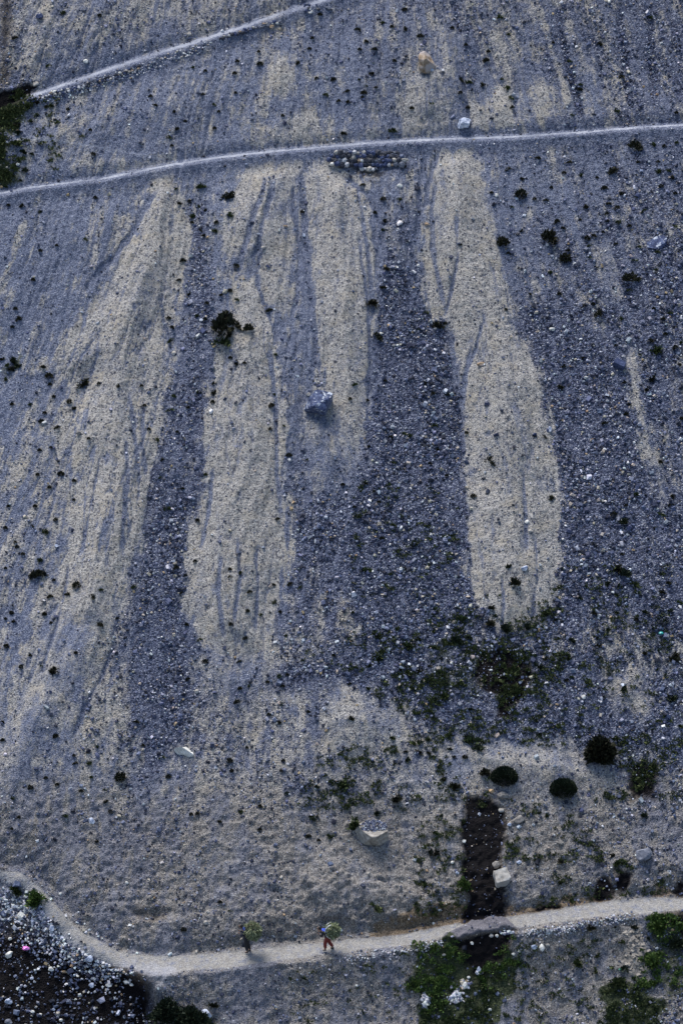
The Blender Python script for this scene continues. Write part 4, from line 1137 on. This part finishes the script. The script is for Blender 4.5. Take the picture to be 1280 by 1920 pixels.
BIGSH = {(378,350):17,(430,366):18,(418,615):36,(424,595):20,(440,610):18,(414,645):26,(466,617):15,(818,609):19,(888,328):16,(951,365):18,(976,365):15,(504,582):11,(158,716):16,(1124,587):17,(1147,321):15,(227,1458):17,(103,1258):15,(1181,523):24,(1190,275):20,(942,454):16,(1027,446):26,(918,866):16,(705,632):15,(699,567):18,(76,1074):16,(67,1078):16,(145,1098):14,(71,38):0,(1227,657):22,(1059,485):18,(432,595):20}
def shsize(x, y, r):
    best = None
    for (a, b), s in BIGSH.items():
        if abs(a - x) < 4 and abs(b - y) < 4 and s: best = s
    return best or r.choice([5.5, 6.5, 7.5, 8.5, 9.5, 11.0]) * r.uniform(.85, 1.1)

ORD = ['first','second','third','fourth','fifth','sixth','seventh','eighth','ninth','tenth','eleventh','twelfth','thirteenth','fourteenth','fifteenth','sixteenth','seventeenth','eighteenth','nineteenth','twentieth','twenty first','twenty second','twenty third','twenty fourth','twenty fifth','twenty sixth','twenty seventh','twenty eighth','twenty ninth','thirtieth']
def zone(x, y):
    """the stretch of hillside a plant stands on, in words one can follow on the picture"""
    def trail(P):
        P = np.array(P, float); return float(np.interp(x, P[:, 0], P[:, 1]))
    up, mi, lo = trail(TRAILS['upper']), trail(TRAILS['middle']), trail(TRAILS['lower'])
    if x < 640 and y < up: return 'above the upper trail'
    if y < mi:
        if x < 150: return 'between the upper trails, far left'
        if x < 420: return 'between the upper trails, left part'
        if x < 640: return 'between the upper trails, centre'
        if x < 770: return 'left of the orange boulder'
        if x < 870: return 'near the orange boulder'
        if x < 1000: return 'right of the orange boulder'
        return 'above the middle trail, far right'
    if y > lo: return 'below the lower trail'
    f = lambda k: poly_sd(np.array([x]), np.array([y]), np.array(FANS[k][0], float), 60.0)[0]
    if f(0) > -2 or f(1) > -2:
        return 'on the left tongue, upper half' if y < 850 else 'on the left tongue, lower half'
    if f(2) > -2: return 'on the second tongue, upper half' if y < 900 else 'on the second tongue, lower half'
    if f(4) > -2 or f(3) > -2: return 'on the third tan tongue'
    if f(6) > -2: return 'on the right tan tongue'
    if y < 860:
        if x < 260: return 'left of the left tongue, upper'
        if x < 460 and y < 480: return 'high in the left gravel chute'
        if x < 440: return 'midway down the left gravel chute' if y < 620 else 'low in the left gravel chute'
        if x < 620: return 'between the second and third tongues'
        if x < 870: return 'in the central gravel, ' + ('upper part' if y < 580 else 'middle part')
        if x < 1050: return 'right of the right tongue, ' + ('high' if y < 500 else 'midway')
        if x < 1160: return 'on the inner right scree, ' + ('upper' if y < 440 else 'lower')
        return 'on the outer right scree, ' + ('top' if y < 360 else 'upper' if y < 520 else 'middle' if y < 660 else 'lower')
    if y < 1180:
        if x < 260: return 'left of the left tongue, ' + ('middle' if y < 1040 else 'low')
        if x < 440: return 'at the left gravel chute foot'
        if x < 700: return 'right of the second tongue foot'
        if x < 900: return 'left of the right tongue foot'
        return 'right of right tongue foot, ' + ('upper' if y < 1040 else 'lower')
    if y < 1400:
        if x < 320: return 'above the white shard'
        if x < 640: return 'below the second tan tongue'
        if x < 800: return 'well left of the dark hollow'
        if x < 925: return 'just left of the dark hollow'
        if x < 1060: return 'just right of the dark hollow'
        return 'far right of the dark hollow'
    if x < 330: return 'on the lower left slope'
    if x < 640: return 'left of the gravel capped boulder'
    if x < 760: return 'around the gravel capped boulder'
    if x < 930: return 'left of the two round shrubs'
    return 'around the two round shrubs'

def plant_out(pts_, protos, name, cat, lab0, group0, sizef, seed):
    r = random.Random(seed); seen = []; items = []
    for x, y in pts_:
        if any(abs(x - a) + abs(y - b) < 4 for a, b in seen): continue
        seen.append((x, y)); items.append((x, y, sizef(x, y, r)))
    zones = {}
    for it in items: zones.setdefault(zone(it[0], it[1]), []).append(it)
    for zn, its in zones.items():
        its.sort(key=lambda t: (t[1], t[0]))
        for i, (x, y, s) in enumerate(its):
            me = protos[r.randrange(len(protos))]
            sc = s * px_size(y) * (1.36 if s > 14 else 1.18)
            big = 'large ' if s > 15 else ('small ' if s < 8.5 else '')
            of = ORD[i] if i < len(ORD) else 'last'
            lab = f'{big}{lab0}, {of} from the top {zn}' if len(its) > 1 else f'{big}{lab0} {zn}'
            o = link(me, name, label=lab, category=cat, group=f'{group0} {zn.split(",")[0]}')
            o.location = spot(x, y, 0) - Vector((0, 0, .12 * sc))
            o.rotation_euler = (TH * .45, 0, r.uniform(-3.14, 3.14))
            o.scale = (sc * r.uniform(.85, 1.25), sc * r.uniform(.8, 1.05), sc * r.uniform(.7, 1.0))
    return len(items)
SH_S = sorted(SH, key=lambda p: -shsize(p[0], p[1], random.Random(int(p[0] * 31 + p[1]))))
n1 = plant_out(SH_S[:300], CUSH, 'cushion_shrub', 'shrub', 'dark cushion shrub', 'cushion shrubs', lambda x, y, r: shsize(x, y, random.Random(int(x * 31 + y))), 3)
n2 = plant_out(TF, TUFT, 'grass_tuft', 'plant', 'green tuft', 'green tufts', lambda x, y, r: r.choice([7, 8, 10, 12, 16]), 4)
print('plants', n1, n2)

def merged_plants(name, label, places, protos, cat='plants'):
    """ground cover nobody could count, as one mesh"""
    Vs, Fs, off = [], [], 0
    cache = []
    for me in protos:
        co = np.empty(len(me.vertices) * 3, np.float32); me.vertices.foreach_get('co', co)
        cache.append(co.reshape(-1, 3))
    for (P, s, a) in places:
        c = random.choice(cache)
        ca, sa = math.cos(a), math.sin(a)
        q = np.stack([c[:, 0] * ca - c[:, 1] * sa, c[:, 0] * sa + c[:, 1] * ca, c[:, 2]], -1) * s + np.array(P)
        Vs.append(q); Fs.append(np.arange(len(c)).reshape(-1, 4) + off); off += len(c)
    me = mesh_np(name, np.concatenate(Vs), np.concatenate(Fs), [protos[0].materials[0]])
    return link(me, name, label=label, category=cat, kind='stuff')

rest = SH_S[300:]
if rest:
    merged_plants('small_shrubs', 'smallest dark shrublets dotted over the slope', [(spot(x, y), random.uniform(6, 8) * px_size(y), random.uniform(0, 6.28)) for x, y in rest], CUSH[:1], 'shrubs')
# tiny seedlings around the hollow, the seep and the lower scree
MINI = [plant_mesh('seedling', 300 + k, 14, .4, .4, .45, M_GREENT, spread=1.2) for k in range(5)]
def scatter_px(n, boxes, prob=None):
    out = []
    tot = sum(b[4] for b in boxes)
    for x0, y0, x1, y1, wt in boxes:
        k = int(n * wt / tot)
        X = rng.uniform(x0, x1, k * 3); Y = rng.uniform(y0, y1, k * 3)
        keep = (vnoise(X / 26, Y / 22, 77) > .52)
        X = X[keep][:k]; Y = Y[keep][:k]
        u, v, h = on_ground(X, Y)
        out.append(np.stack([X, Y, u, v, h], -1))
    return np.concatenate(out)
A = scatter_px(2500, [(800,1140,1060,1400,4.5),(700,1180,830,1340,1.6),(1000,1060,1260,1260,2.2),(1080,1240,1280,1400,.8),(660,900,860,1120,1.2),(560,1380,920,1520,2.6),(780,1500,870,1720,1.4),(950,1500,1120,1620,1.0),(1000,1600,1260,1700,1.2),(960,1760,1200,1920,1.4),(560,1180,760,1260,.5),(1130,1380,1280,1500,1.6),(0,180,110,340,.9),(540,1780,800,1920,.5)])
A = A[samp(MK['path'], A[:, 2], A[:, 3]) < .3]
merged_plants('seedlings', 'sparse low green seedlings around the hollow, seep and lower scree', [(world_of(np.array([r_[2]]), np.array([r_[3]]), np.array([r_[4] - .02]))[0], random.uniform(.14, .36), random.uniform(0, 6.28)) for r_ in A], MINI, 'plants')

# leafy growth: patches at the bottom, left edge and round the hollow
LEAFY = [plant_mesh('leafy_clump', 400 + k, 46, .42, .5, .22, M_BRIGHT, spread=1.3, clumps=2) for k in range(5)]
LEAFD = [plant_mesh('leafy_clump', 420 + k, 46, .42, .45, .22, M_GREENT, spread=1.3, clumps=2) for k in range(5)]
def patch(name, label, boxes, n, protos, lo=.25, hi=.7, thr=.35):
    P = []
    for k, wt in boxes:
        poly = np.array(k, float)
        m = int(n * wt)
        X = rng.uniform(poly[:, 0].min() - 25, poly[:, 0].max() + 25, m * 4); Y = rng.uniform(poly[:, 1].min() - 22, poly[:, 1].max() + 22, m * 4)
        d = poly_sd(X, Y, poly, 80.0) + fbm(X / 26, Y / 22, 3, 31) * 34 + rng.normal(0, 5, len(X))
        q = (d > 0) & (vnoise(X / 14, Y / 11, 35) > thr)
        X = X[q][:m]; Y = Y[q][:m]
        u, v, h = on_ground(X, Y)
        ok = samp(MK['path'], u, v) < .25
        for a, b, c in zip(u[ok], v[ok], h[ok]):
            P.append((world_of(np.array([a]), np.array([b]), np.array([c - .03]))[0], random.uniform(lo, hi), random.uniform(0, 6.28)))
    return merged_plants(name, label, P, protos, 'plants')
patch('leafy_growth', 'dense bright green leafy growth below the mud slump', [([(775,1778),(850,1772),(885,1800),(860,1840),(800,1860),(775,1840)], 1.0), ([(790,1840),(845,1840),(850,1890),(790,1915)], .5), ([(895,1790),(955,1782),(965,1810),(920,1840),(895,1830)], .5)], 250, LEAFY, thr=.47, lo=.18, hi=.6)
patch('leafy_growth', 'darker green growth at the bottom under the white stone heap', [([(775,1860),(850,1885),(900,1840),(950,1850),(930,1935),(775,1935)], 1.0)], 300, LEAFD, .15, .5, .45)
patch('leafy_growth', 'green leafy growth at the lower right corner', [([(1210,1735),(1285,1720),(1285,1860),(1225,1840)], 1.0), ([(1185,1790),(1230,1780),(1230,1850),(1200,1850)], .5)], 230, LEAFY, .18, .55, .5)
patch('low_grass', 'dark low grass patch at the bottom right', [([(1130,1860),(1200,1840),(1245,1880),(1250,1935),(1120,1935)], 1.0)], 300, LEAFD, .14, .4, .42)
patch('leafy_growth', 'green growth along the upper left edge under the dark ledge', [([(-10,195),(42,182),(52,205),(28,255),(8,300),(-10,300)], 1.0), ([(0,290),(40,300),(40,335),(0,345)], .4)], 330, LEAFD, .3, .6)
patch('low_grass', 'dark low plants rimming the wet hollow in the scree', [([(905,1222),(955,1205),(995,1245),(1000,1300),(960,1310),(985,1270),(955,1228),(905,1240)], 1.0), ([(940,1262),(965,1262),(962,1320),(945,1320)], .4)], 330, LEAFD, .15, .4)
patch('low_grass', 'dark matted plants left of the wet hollow', [([(735,1248),(795,1245),(800,1290),(745,1290)], .5), ([(830,1185),(885,1190),(875,1212),(825,1212)], .5), ([(700,1228),(730,1226),(735,1242),(700,1245)], .3)], 260, LEAFD, .15, .38)
patch('low_grass', 'broken olive scrub patch under the foot of the right tan tongue', [([(800,1190),(900,1200),(900,1300),(790,1310)], 1.0), ([(985,1190),(1050,1170),(1060,1260),(1000,1280)], .5)], 240, LEAFD, .12, .34, .5)
patch('low_grass', 'dark moss patch near the right edge below the scree', [([(1180,1425),(1225,1430),(1222,1480),(1185,1480)], 1.0)], 90, LEAFD, .12, .3)

def bush(px, py, w, h, n, mat, label, name='bush', seed=1, leaf=.14, clumps=9, spread=.9, dome=1.0, core=True, group=None):
    s = px_size(py); W = w * s; Hh = h * s
    root = empty(name, spot(px, py + h * .28), label, 'bush' if name == 'bush' else 'shrub', group)
    root.rotation_euler = (TH * .3, 0, 0)
    me = plant_mesh('foliage', seed, n, W / 2 * 1.0, Hh * .85 * dome, leaf, mat, clumps=clumps, spread=spread, flatten=.8 if 'dome' in name else .85, lop='dome' not in name)
    link(me, 'foliage', parent=root, rot=(TH * .35, 0, 0))
    r = random.Random(seed); bm = bmesh.new()
    for k in range(5):
        a = r.uniform(0, 6.28); tip = Vector((math.cos(a) * W * .25, math.sin(a) * W * .25, Hh * .4))
        m = bmesh.ops.create_cone(bm, segments=5, radius1=.03, radius2=.012, depth=1.0)['verts']
        q = tip.to_track_quat('Z', 'Y').to_matrix().to_4x4()
        M = Matrix.Translation(tip * .5) @ q @ Matrix.Diagonal((1, 1, tip.length, 1))
        bmesh.ops.transform(bm, matrix=M, verts=m)
    sm = bpy.data.meshes.new('stem'); bm.to_mesh(sm); bm.free(); sm.materials.append(M_STEM)
    link(sm, 'stem', parent=root)
    return root
bush(945, 1450, 50, 30, 5200, M_DARKG, 'dark green dome shaped shrub, left one of the round pair', 'dome_shrub', 61, .08, 0, .5, .85)
bush(1055, 1472, 50, 33, 5200, M_DARKG, 'dark green dome shaped shrub, right one of the round pair', 'dome_shrub', 62, .08, 0, .5, .85)
bush(1124, 1404, 44, 40, 1700, M_CUSH, 'spiky dark tussock shrub with upright stalks below the scree', 'spiky_shrub', 63, .34, 0, .9, 1.1)
bush(908, 1447, 15, 14, 260, M_CUSH, 'small dark shrub just left of the left dome shrub', 'small_shrub', 64, .12, 0, .8)
bush(318, 1892, 62, 60, 4200, M_DARKG, 'big dark green bush at the bottom edge, left one of two', 'bush', 65, .16, 10)
bush(362, 1908, 62, 46, 3200, M_DARKG, 'big dark green bush at the bottom edge, right one of two', 'bush', 66, .16, 9)
bush(70, 1682, 32, 26, 900, M_BRIGHT, 'bright green bush among white stones beside the lower trail', 'bush', 67, .15, 6)
bush(30, 1668, 18, 13, 300, M_GREENT, 'small green bush at the left edge above the stream bed', 'bush', 68, .13, 3)
bush(867, 1655, 24, 30, 700, M_BRIGHT, 'bright green bush at the left rim of the wet seep', 'bush', 69, .13, 5)
bush(665, 1541, 13, 44, 420, M_GREENT, 'tall narrow green bush left of the gravel capped boulder', 'bush', 70, .16, 5)
bush(1244, 1727, 48, 22, 1100, M_BRIGHT, 'broad green bush just below the right end of the lower trail', 'bush', 71, .15, 8)
bush(1270, 1768, 30, 30, 900, M_DARKG, 'dark round bush at the right edge below the trail', 'bush', 72, .15, 6)
bush(1224, 1800, 34, 30, 900, M_BRIGHT, 'yellow green bush in the leafy corner at lower right', 'bush', 73, .15, 6)
bush(1158, 1840, 26, 18, 420, M_GREENT, 'green bush left of the dark grass patch at lower right', 'bush', 74, .14, 4)
bush(1081, 1805, 14, 22, 260, M_GREENT, 'narrow green bush standing alone on the grey lower right ground', 'bush', 75, .14, 3)

# pebbles lying in the wet seep and the hollow
X = np.concatenate([rng.uniform(872, 945, 200), rng.uniform(905, 985, 160)]); Y = np.concatenate([rng.uniform(1500, 1745, 200), rng.uniform(1225, 1320, 160)])
u, v, hh = on_ground(X, Y)
link(stone_mesh('seep_pebbles', u, v, rng.lognormal(math.log(.048), .4, len(u)), pick_cols(len(u), [4, 4, 4, 3, 1.5, .8, .5, 2, 1]), lift=.3), 'seep_pebbles', label='small pebbles dotted over the dark wet seep and hollow', category='stones', kind='stuff')
# dried mud split into plates
gx, gy = np.meshgrid(np.arange(1166, 1216, 7.0), np.arange(1746, 1830, 6.2))
gx = gx.ravel() + rng.uniform(-1.6, 1.6, gx.size); gy = gy.ravel() + rng.uniform(-1.4, 1.4, gy.size)
k = poly_sd(gx, gy, np.array([(1172,1742),(1204,1746),(1214,1790),(1208,1826),(1180,1830),(1164,1800),(1178,1770)], float), 60.0) > -2
u, v, hh = on_ground(gx[k], gy[k])
me = stone_mesh('clay_plates', u, v, rng.uniform(.19, .23, len(u)), np.clip(np.array([.24, .215, .185]) * rng.uniform(.75, 1.2, (len(u), 1)), 0, 1), lift=.04, flat=.16)
link(me, 'clay_plates', label='cracked dry clay plates on the pale ground below the right trail', category='clay', kind='stuff')

# ------------------------------------------------------------------ litter
def crumple(name, mat, seed, s):
    r = random.Random(seed); bm = bmesh.new()
    bmesh.ops.create_icosphere(bm, subdivisions=2, radius=.5)
    for v in bm.verts: v.co = Vector((v.co.x * 1.1, v.co.y * .9, v.co.z * .5)) * r.uniform(.6, 1.25) * s
    me = bpy.data.meshes.new(name); bm.to_mesh(me); bm.free(); me.materials.append(mat); return me
link(crumple('plastic_bag', plain('pink_plastic', (.75, .22, .62), .4, .1), 5, .34), label='crumpled pink plastic bag lying in the dark stream bed', category='plastic bag', loc=spot(49, 1779, .1))
link(crumple('plastic_sheet', plain('teal_plastic', (.02, .34, .32), .4, .1), 6, .26), label='scrap of turquoise plastic in the scree near the right edge', category='plastic scrap', loc=spot(1238, 1188, .08))
link(crumple('plastic_sheet', plain('green_rag', (.05, .22, .15), .6, .2), 7, .22), label='small green rag on cracked earth at the lower right', category='rag', loc=spot(1162, 1818, .06))

# ------------------------------------------------------------------ people
def skin_mesh(name, J, E, R, mat=None, sub=2, root=0):
    me = bpy.data.meshes.new(name); me.from_pydata([tuple(j) for j in J], E, [])
    ob = bpy.data.objects.new(name, me); COL.objects.link(ob)
    md = ob.modifiers.new('skin', 'SKIN'); md.use_smooth_shade = True
    for i, d in enumerate(me.skin_vertices[0].data):
        r = R[i]; d.radius = r if isinstance(r, tuple) else (r, r)
        d.use_root = (i == root)
    ss = ob.modifiers.new('sub', 'SUBSURF'); ss.levels = sub; ss.render_levels = sub
    dg = bpy.context.evaluated_depsgraph_get(); dg.update()
    out = bpy.data.meshes.new_from_object(ob.evaluated_get(dg))
    out.name = name
    bpy.data.objects.remove(ob); bpy.data.meshes.remove(me)
    out.materials.clear()
    if mat: out.materials.append(mat)
    for p in out.polygons: p.use_smooth = True; p.material_index = 0
    return out

def join_meshes(name, meshes, mat):
    bm = bmesh.new()
    for m in meshes: bm.from_mesh(m)
    me = bpy.data.meshes.new(name); bm.to_mesh(me); bm.free(); me.materials.append(mat)
    for p in me.polygons: p.use_smooth = True
    return me

def ellipsoid(c, r, sub=3, tilt=0.0, nose=False):
    bm = bmesh.new(); bmesh.ops.create_icosphere(bm, subdivisions=sub, radius=1)
    for v in bm.verts:
        q = v.co.copy()
        if nose and q.x > 0:
            q.x += .22 * math.exp(-((q.y / .16) ** 2 + ((q.z + .05) / .22) ** 2))          # nose
            for s in (-1, 1): q.x -= .10 * math.exp(-(((q.y - s * .38) / .17) ** 2 + ((q.z - .10) / .13) ** 2))   # eye sockets
            q.x -= .05 * math.exp(-((q.y / .3) ** 2 + ((q.z + .42) / .05) ** 2))             # mouth
            q.x += .10 * math.exp(-((q.y / .3) ** 2 + ((q.z + .75) / .2) ** 2))              # chin
        if nose:
            for s in (-1, 1): q.y += s * .14 * math.exp(-(((q.x) / .14) ** 2 + ((q.z) / .22) ** 2 + ((q.y - s) / .3) ** 2))   # ears
        v.co = q
    M = Matrix.Translation(c) @ Matrix.Rotation(tilt, 4, 'Y') @ Matrix.Diagonal((r[0], r[1], r[2], 1))
    bmesh.ops.transform(bm, matrix=M, verts=bm.verts)
    me = bpy.data.meshes.new('tmp'); bm.to_mesh(me); bm.free(); return me

def hand(w, d, side):
    """palm with four unequal bent fingers and a thumb, curled round a rope; w wrist point, d direction"""
    w = Vector(w); d = Vector(d).normalized(); up = Vector((0, 0, 1)); lat = d.cross(up).normalized() * side
    up = lat.cross(d).normalized() * side
    out = []
    palm = [w, w + d * .05, w + d * .085]
    out.append(skin_mesh('palm', palm, [(0, 1), (1, 2)], [(.026, .02), (.036, .017), (.036, .015)], sub=1))
    for k, ln in enumerate((.066, .075, .070, .055)):
        o = w + d * .07 + up * ((k - 1.5) * .019)
        f = [o, o + d * ln * .5, o + d * ln * .62 + lat * ln * .4, o + d * ln * .3 + lat * ln * .62]
        out.append(skin_mesh('finger', f, [(0, 1), (1, 2), (2, 3)], [.0095, .009, .0085, .007], sub=1))
    o = w + d * .025 + up * .03
    f = [o, o + up * .02 + d * .022 + lat * .012, o + up * .012 + d * .045 + lat * .03]
    out.append(skin_mesh('thumb', f, [(0, 1), (1, 2)], [.012, .0105, .008], sub=1))
    return out

M_SKIN = plain('skin', (.20, .11, .07), .6, .1)
M_HAIR = plain('black_hair', (.012, .010, .010), .6, .2)
M_SHOE = plain('dark_shoe', (.015, .014, .018), .5, .2)

def person(px, py, pose, label, tunic, trousers, scarf, height_up=0.0, turn=math.pi):
    root = empty('person', spot(px, py, .03), label, 'person')
    root.rotation_euler = (0, 0, turn)
    P = {k: Vector(v) for k, v in pose.items()}
    A = ['pelvis', 'spine', 'chest', 'neck', 'skull', 'hipL', 'kneeL', 'ankleL', 'hipR', 'kneeR', 'ankleR', 'shL', 'elL', 'wrL', 'shR', 'elR', 'wrR', 'toeL', 'toeR']
    I = {k: i for i, k in enumerate(A)}
    E = [('pelvis', 'spine'), ('spine', 'chest'), ('chest', 'neck'), ('neck', 'skull'), ('pelvis', 'hipL'), ('hipL', 'kneeL'), ('kneeL', 'ankleL'),
         ('pelvis', 'hipR'), ('hipR', 'kneeR'), ('kneeR', 'ankleR'), ('chest', 'shL'), ('shL', 'elL'), ('elL', 'wrL'), ('chest', 'shR'), ('shR', 'elR'), ('elR', 'wrR'), ('ankleL', 'toeL'), ('ankleR', 'toeR')]
    RR = dict(pelvis=(.13, .10), spine=(.12, .10), chest=(.145, .11), neck=.055, skull=.065, hipL=.09, kneeL=.058, ankleL=.038, hipR=.09, kneeR=.058, ankleR=.038,
              shL=.06, elL=.042, wrL=.028, shR=.06, elR=.042, wrR=.028, toeL=.03, toeR=.03)
    body = skin_mesh('body', [P[a] for a in A], [(I[a], I[b]) for a, b in E], [RR[a] for a in A], sub=2)
    head = ellipsoid(P['skull'] + (P['skull'] - P['neck']).normalized() * .05, (.098, .078, .118), 4, pose_tilt(P), True)
    parts = [body, head]
    for s, a, b in ((1, 'elL', 'wrL'), (-1, 'elR', 'wrR')):
        parts += hand(P[b], P[b] - P[a], s)
    link(join_meshes('body', parts, M_SKIN), 'body', parent=root)
    hc = P['skull'] + (P['skull'] - P['neck']).normalized() * .05
    link(join_meshes('hair', [ellipsoid(hc + Vector((-.022, 0, .022)), (.10, .088, .112), 3, pose_tilt(P))], M_HAIR), 'hair', parent=root)
    # clothes: closed shells a little outside the body
    T = ['pelvis', 'spine', 'chest', 'shL', 'elL', 'shR', 'elR', 'hem']
    P['hem'] = P['pelvis'] + Vector((0, 0, -.16))
    TI = {k: i for i, k in enumerate(T)}
    TE = [('hem', 'pelvis'), ('pelvis', 'spine'), ('spine', 'chest'), ('chest', 'shL'), ('shL', 'elL'), ('chest', 'shR'), ('shR', 'elR')]
    TR = dict(hem=(.19, .16), pelvis=(.175, .14), spine=(.155, .135), chest=(.185, .15), shL=.088, elL=.064, shR=.088, elR=.064)
    t = skin_mesh('tunic', [P[a] for a in T], [(TI[a], TI[b]) for a, b in TE], [TR[a] for a in T], sub=2)
    sl = []
    for a, b in (('elL', 'wrL'), ('elR', 'wrR')):
        sl.append(skin_mesh('sleeve', [P[a], P[a].lerp(P[b], .55), P[a].lerp(P[b], .93)], [(0, 1), (1, 2)], [.063, .054, .046], sub=1))
    link(join_meshes('tunic', [t] + sl, tunic), 'tunic', parent=root)
    L = []
    for s in 'LR':
        a, b, c = P['hip' + s], P['knee' + s], P['ankle' + s]
        L.append(skin_mesh('leg', [P['pelvis'], a, a.lerp(b, .5), b, b.lerp(c, .5), c + Vector((0, 0, .03))], [(0, 1), (1, 2), (2, 3), (3, 4), (4, 5)], [(.14, .12), .125, .118, .105, .10, .078], sub=2))
    link(join_meshes('trousers', L, trousers), 'trousers', parent=root)
    for s in 'LR':
        c = P['ankle' + s]; tt = P['toe' + s]
        link(join_meshes('shoe', [skin_mesh('shoe', [c + Vector((-.05, 0, -.045)), c + Vector((.02, 0, -.035)), tt], [(0, 1), (1, 2)], [(.045, .04), (.05, .045), (.042, .032)], sub=1, root=1)], M_SHOE), 'shoe', parent=root)
    if scarf:
        n = P['neck']; c = P['chest']
        sc = skin_mesh('shawl', [n + Vector((-.02, 0, .05)), n + Vector((-.05, 0, -.03)), c + Vector((-.07, 0, .02)), P['spine'] + Vector((-.09, 0, .08)), c + Vector((-.04, .17, .03)), c + Vector((-.04, -.17, .03))],
                       [(0, 1), (1, 2), (2, 3), (2, 4), (2, 5)], [.09, (.13, .10), (.16, .13), (.13, .09), .10, .10], sub=2, root=2)
        link(join_meshes('shawl', [sc], scarf), 'shawl', parent=root)
    return root

def pose_tilt(P):
    d = P['skull'] - P['neck']
    return math.atan2(d.x, d.z) * .8

POSE1 = dict(pelvis=(.08, 0, .92), spine=(.13, 0, 1.10), chest=(.21, 0, 1.30), neck=(.29, 0, 1.44), skull=(.34, 0, 1.52),
             hipL=(.08, .09, .88), kneeL=(.10, .10, .48), ankleL=(.02, .10, .08), toeL=(.17, .11, .03),
             hipR=(.07, -.09, .88), kneeR=(.03, -.10, .47), ankleR=(-.11, -.10, .09), toeR=(.04, -.11, .035),
             shL=(.22, .18, 1.34), elL=(.27, .24, 1.08), wrL=(.42, .16, 1.20), shR=(.22, -.18, 1.34), elR=(.27, -.24, 1.08), wrR=(.42, -.16, 1.20))
POSE2 = dict(pelvis=(.02, 0, .84), spine=(.10, 0, 1.00), chest=(.25, 0, 1.14), neck=(.36, 0, 1.22), skull=(.43, 0, 1.27),
             hipL=(.02, .09, .80), kneeL=(.17, .10, .45), ankleL=(.14, .10, .08), toeL=(.30, .11, .03),
             hipR=(.0, -.09, .80), kneeR=(-.04, -.10, .43), ankleR=(-.26, -.10, .10), toeR=(-.12, -.11, .035),
             shL=(.26, .18, 1.16), elL=(.33, .24, .92), wrL=(.46, .16, 1.02), shR=(.26, -.18, 1.16), elR=(.33, -.24, .92), wrR=(.46, -.16, 1.02))
M_NAVYCLOTH = plain('navy_cloth', (.012, .014, .03), .8, .2)
M_BLUECLOTH = plain('blue_cloth', (.02, .06, .26), .7, .2)
M_BRIGHTBLUE = plain('bright_blue_cloth', (.015, .08, .62), .6, .2)
M_BLACKCLOTH = plain('black_cloth', (.010, .010, .014), .8, .2)
M_REDCLOTH = plain('dark_red_cloth', (.17, .018, .014), .8, .2)
person(465, 1785, POSE1, 'person in dark clothes with blue shawl carrying grass on the lower trail, left walker', M_NAVYCLOTH, M_BLACKCLOTH, M_BLUECLOTH)
person(615, 1781, POSE2, 'stooping person in bright blue top and dark red trousers on the lower trail', M_BLACKCLOTH, M_REDCLOTH, M_BRIGHTBLUE)

def grass_bundle(px, py, off, dia, label, seed, cloth=False):
    """a round load of cut grass and leafy stalks tied with rope"""
    r = random.Random(seed); base = spot(px, py, .03)
    root = empty('grass_bundle', base + Vector(off), label, 'grass bundle', None)
    V = []; Fc = []
    dia *= 1.16
    for i in range(1700):
        d = Vector((r.gauss(0, 1), r.gauss(0, 1), r.gauss(0, 1))).normalized()
        q = r.uniform(.62, 1.0)
        lump = 1 + .14 * math.sin(d.x * 6 + seed) * math.sin(d.z * 7 + d.y * 5)
        p = Vector((d.x * dia * .46, d.y * dia * .44, d.z * dia * .50)) * q * lump
        t = (d + Vector((r.gauss(0, .6), r.gauss(0, .6), r.gauss(0, .6) - .15))).normalized()
        s = t.cross(d + Vector((.1, .2, .3))).normalized()
        l = dia * r.uniform(.08, .19); w = l * r.uniform(.12, .26); b = len(V)
        V += [p - s * w, p + s * w, p + t * l * .6 + s * w * .6, p + t * l]; Fc.append((b, b + 1, b + 2, b + 3))
    me = bpy.data.meshes.new('grass'); me.from_pydata([tuple(v) for v in V], [], Fc); me.materials.append(M_HAY)
    link(me, 'grass', parent=root)
    M = plain('white_cloth_strap', (.72, .70, .68), .8, .1) if cloth else plain('hemp_rope', (.22, .18, .12), .9, .3)
    for k in (-1, 1):
        J = []
        for a in range(15):
            t = a / 14 * 2 * math.pi
            J.append((math.cos(t) * dia * .44, k * dia * .16 + .02 * math.sin(t), math.sin(t) * dia * .48))
        E = [(i, (i + 1) % 14) for i in range(14)]
        bm = bmesh.new()
        for i in range(14):
            if cloth and J[i][0] > -dia * .05: continue
            a, b_ = Vector(J[i]), Vector(J[(i + 1) % 14])
            vs = bmesh.ops.create_cone(bm, segments=6, radius1=.03 if cloth else .014, radius2=.03 if cloth else .014, depth=1.04)['verts']
            Mx = Matrix.Translation((a + b_) / 2) @ (b_ - a).to_track_quat('Z', 'Y').to_matrix().to_4x4() @ Matrix.Diagonal((1, 1, (b_ - a).length, 1))
            bmesh.ops.transform(bm, matrix=Mx, verts=vs)
        sm = bpy.data.meshes.new('rope'); bm.to_mesh(sm); bm.free(); sm.materials.append(M)
        link(sm, 'strap' if cloth else 'rope', parent=root)
    return root
grass_bundle(465, 1785, (.27, 0, 1.27), .86, 'big round bundle of cut green grass on the back of the left walker', 3)
grass_bundle(615, 1781, (.24, 0, 1.17), .76, 'round bundle of cut grass with white straps on the stooping walker', 4, True)
